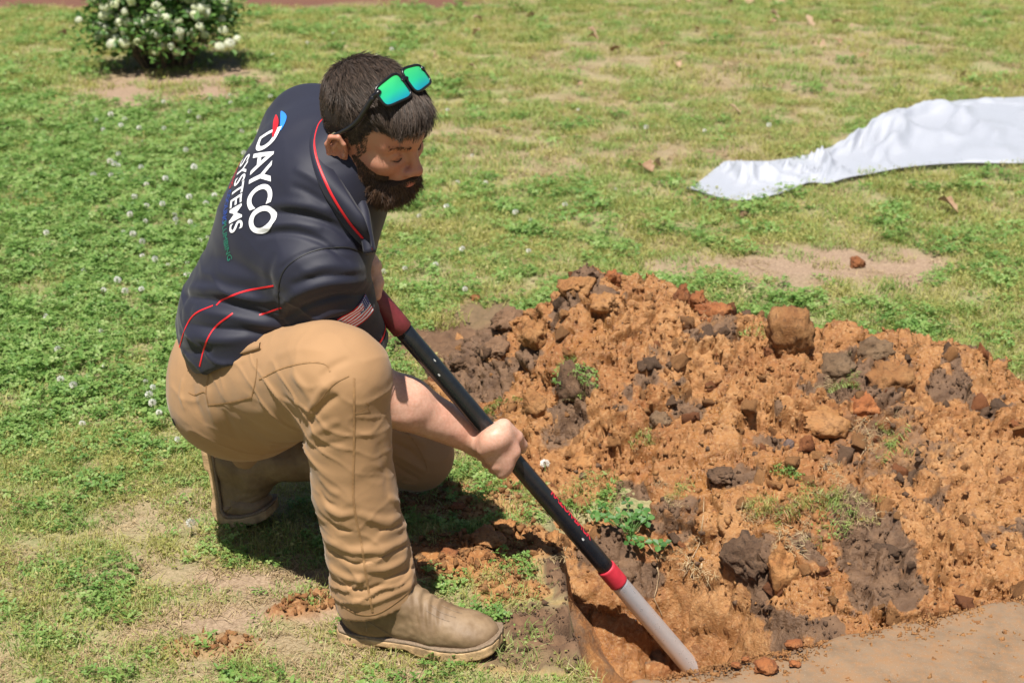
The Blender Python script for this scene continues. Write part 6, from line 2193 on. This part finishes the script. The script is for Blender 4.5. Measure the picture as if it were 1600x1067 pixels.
stemb.obj('stems', M_WOOD, SHRUB)
v, f, a = [], [], []
tips = np.array(tips)
for i in range(5200):
    q = tips[g.integers(len(tips))] + g.normal(size=3) * np.array([0.075, 0.075, 0.07])
    if q[2] < 0.07:
        continue
    d = unit(np.array([g.normal(), g.normal(), -0.15 + 0.4 * g.normal()]))
    up = unit(np.array([g.normal() * 0.5, g.normal() * 0.5, 1]))
    up = unit(up - d * up.dot(d))
    L = g.uniform(0.03, 0.062)
    leaflet(v, f, a, q, d, up, L, L * 0.34, g.random())
fo_ = obj('foliage', v, f, M_SHL, SHRUB, False, {'v': a})
def head_mesh(seed):
    g = np.random.default_rng(seed)
    v, f, a = [], [], []
    for i in range(70):
        zz = 1 - 1.6 * (i + 0.5) / 70
        t = i * 2.39996
        r = math.sqrt(max(0, 1 - zz * zz))
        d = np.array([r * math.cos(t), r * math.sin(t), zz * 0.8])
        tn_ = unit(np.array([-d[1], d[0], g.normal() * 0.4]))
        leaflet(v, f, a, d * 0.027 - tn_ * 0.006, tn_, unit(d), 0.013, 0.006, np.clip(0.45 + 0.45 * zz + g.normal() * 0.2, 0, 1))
    return mesh('flower_head', v, f, M_SHF, False, {'v': a})
HM = [head_mesh(s) for s in (11, 12, 13)]
hp = list(tips) + [tips[g.integers(len(tips))] + g.normal(size=3) * np.array([0.07, 0.07, 0.04]) for _ in range(70)]
for _ in range(60):
    t, r = g.uniform(-2.6, -0.5), g.uniform(0.30, 0.43)
    hp.append(SHR + np.array([r * math.cos(t), r * math.sin(t), g.uniform(0.12, 0.50)]))
hp += [AY(350, 55, 9.2), AY(360, 75, 9.1), AY(372, 68, 9.15), AY(345, 80, 9.0)]
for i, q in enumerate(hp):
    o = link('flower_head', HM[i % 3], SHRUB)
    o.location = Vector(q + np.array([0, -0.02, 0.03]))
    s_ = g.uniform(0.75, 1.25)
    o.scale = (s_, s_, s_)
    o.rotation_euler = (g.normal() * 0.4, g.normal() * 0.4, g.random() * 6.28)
sl = Bag()
for q in hp[-4:]:
    L = bez([SHR + np.array([0.12, -0.1, 0]), (SHR + q) / 2 + np.array([0.02, -0.05, 0.1]), q], 5)
    sl.add(*tube(L, 0.004, 5))
sl.obj('side_stems', M_WOOD, SHRUB)

# ================================================================== white plastic sheet
ns, nt = 150, 40
na_ = bez(near_px, 14)
ca_ = bez(crest_px, 14)
cy_ = np.interp(np.linspace(0, 1, len(ca_)), np.linspace(0, 1, len(crest_y)), crest_y)
sv2 = []
S_ = len(na_)
for i in range(S_):
    lo3 = G(*na_[i])
    hi3 = AY(ca_[i][0], ca_[i][1], cy_[i])
    hi3[2] = max(hi3[2], 0.02)
    tp_ = sstep(0.0, 0.10, i / S_)
    hi3 = lo3 + (hi3 - lo3) * (0.06 + 0.94 * tp_)
    back = hi3 + np.array([0.06, 0.22, 0]) * (0.05 + 0.95 * tp_)
    back[2] = 0.012
    u_ = i / S_
    for j in range(nt):
        t = j / (nt - 1)
        if t < 0.62:
            q = t / 0.62
            p = lo3 * (1 - q) + hi3 * q
            p[2] = 0.020 + (hi3[2] - 0.015) * sstep(0.0, 1.0, q ** 0.8)
        else:
            q = (t - 0.62) / 0.38
            p = hi3 * (1 - q) + back * q
            p[2] = (hi3[2]) * (1 - sstep(0, 1, q)) + 0.012
        sv2.append(p)
sv2 = np.array(sv2)
i = np.arange(S_ * nt).reshape(S_, nt)
pf2 = np.stack([i[:-1, :-1], i[1:, :-1], i[1:, 1:], i[:-1, 1:]], -1).reshape(-1, 4)
un = np.repeat(np.linspace(0, 1, S_), nt)
tn2 = np.tile(np.linspace(0, 1, nt), S_)
amp = np.sin(np.pi * np.clip(tn2, 0, 1)) ** 0.5 * np.clip(un * 8, 0, 1)
rid = 1 - np.abs(vnoise(np.c_[un * 9 + tn2 * 2.0, tn2 * 2.2 - un * 3, 0 * un], 120)) * 1.3
rid2 = 1 - np.abs(vnoise(np.c_[un * 24 - tn2 * 3, tn2 * 4 + un * 9, 0 * un], 121)) * 1.3
sv2[:, 2] += amp * (0.085 * (rid - 0.75) + 0.036 * (rid2 - 0.75)) + 0.004
sv2[:, 2] = np.maximum(sv2[:, 2], 0.014)
PL = NT('white_plastic')
PL.set(Base_Color=(0.56, 0.58, 0.64), Roughness=0.3)
tr = PL.n('BsdfTranslucent')
tr.inputs['Color'].default_value = (0.85, 0.87, 0.92, 1)
mx = PL.n('MixShader')
mx.inputs[0].default_value = 0.35
PL.L(PL.b.outputs[0], mx.inputs[1])
PL.L(tr.outputs[0], mx.inputs[2])
PL.L(mx.outputs[0], PL.t.nodes['Material Output'].inputs['Surface'])
PL.bump(PL.noise(PL.coord(), 12, 4, 0.5, 0.6), 0.25, 0.02)
sheet = obj('plastic_sheet', sv2, pf2, PL.m)
so = sheet.modifiers.new('thickness', 'SOLIDIFY')
so.thickness = 0.0012
tag(sheet, 'crumpled white plastic sheet lying on the grass at the right', 'plastic sheet')
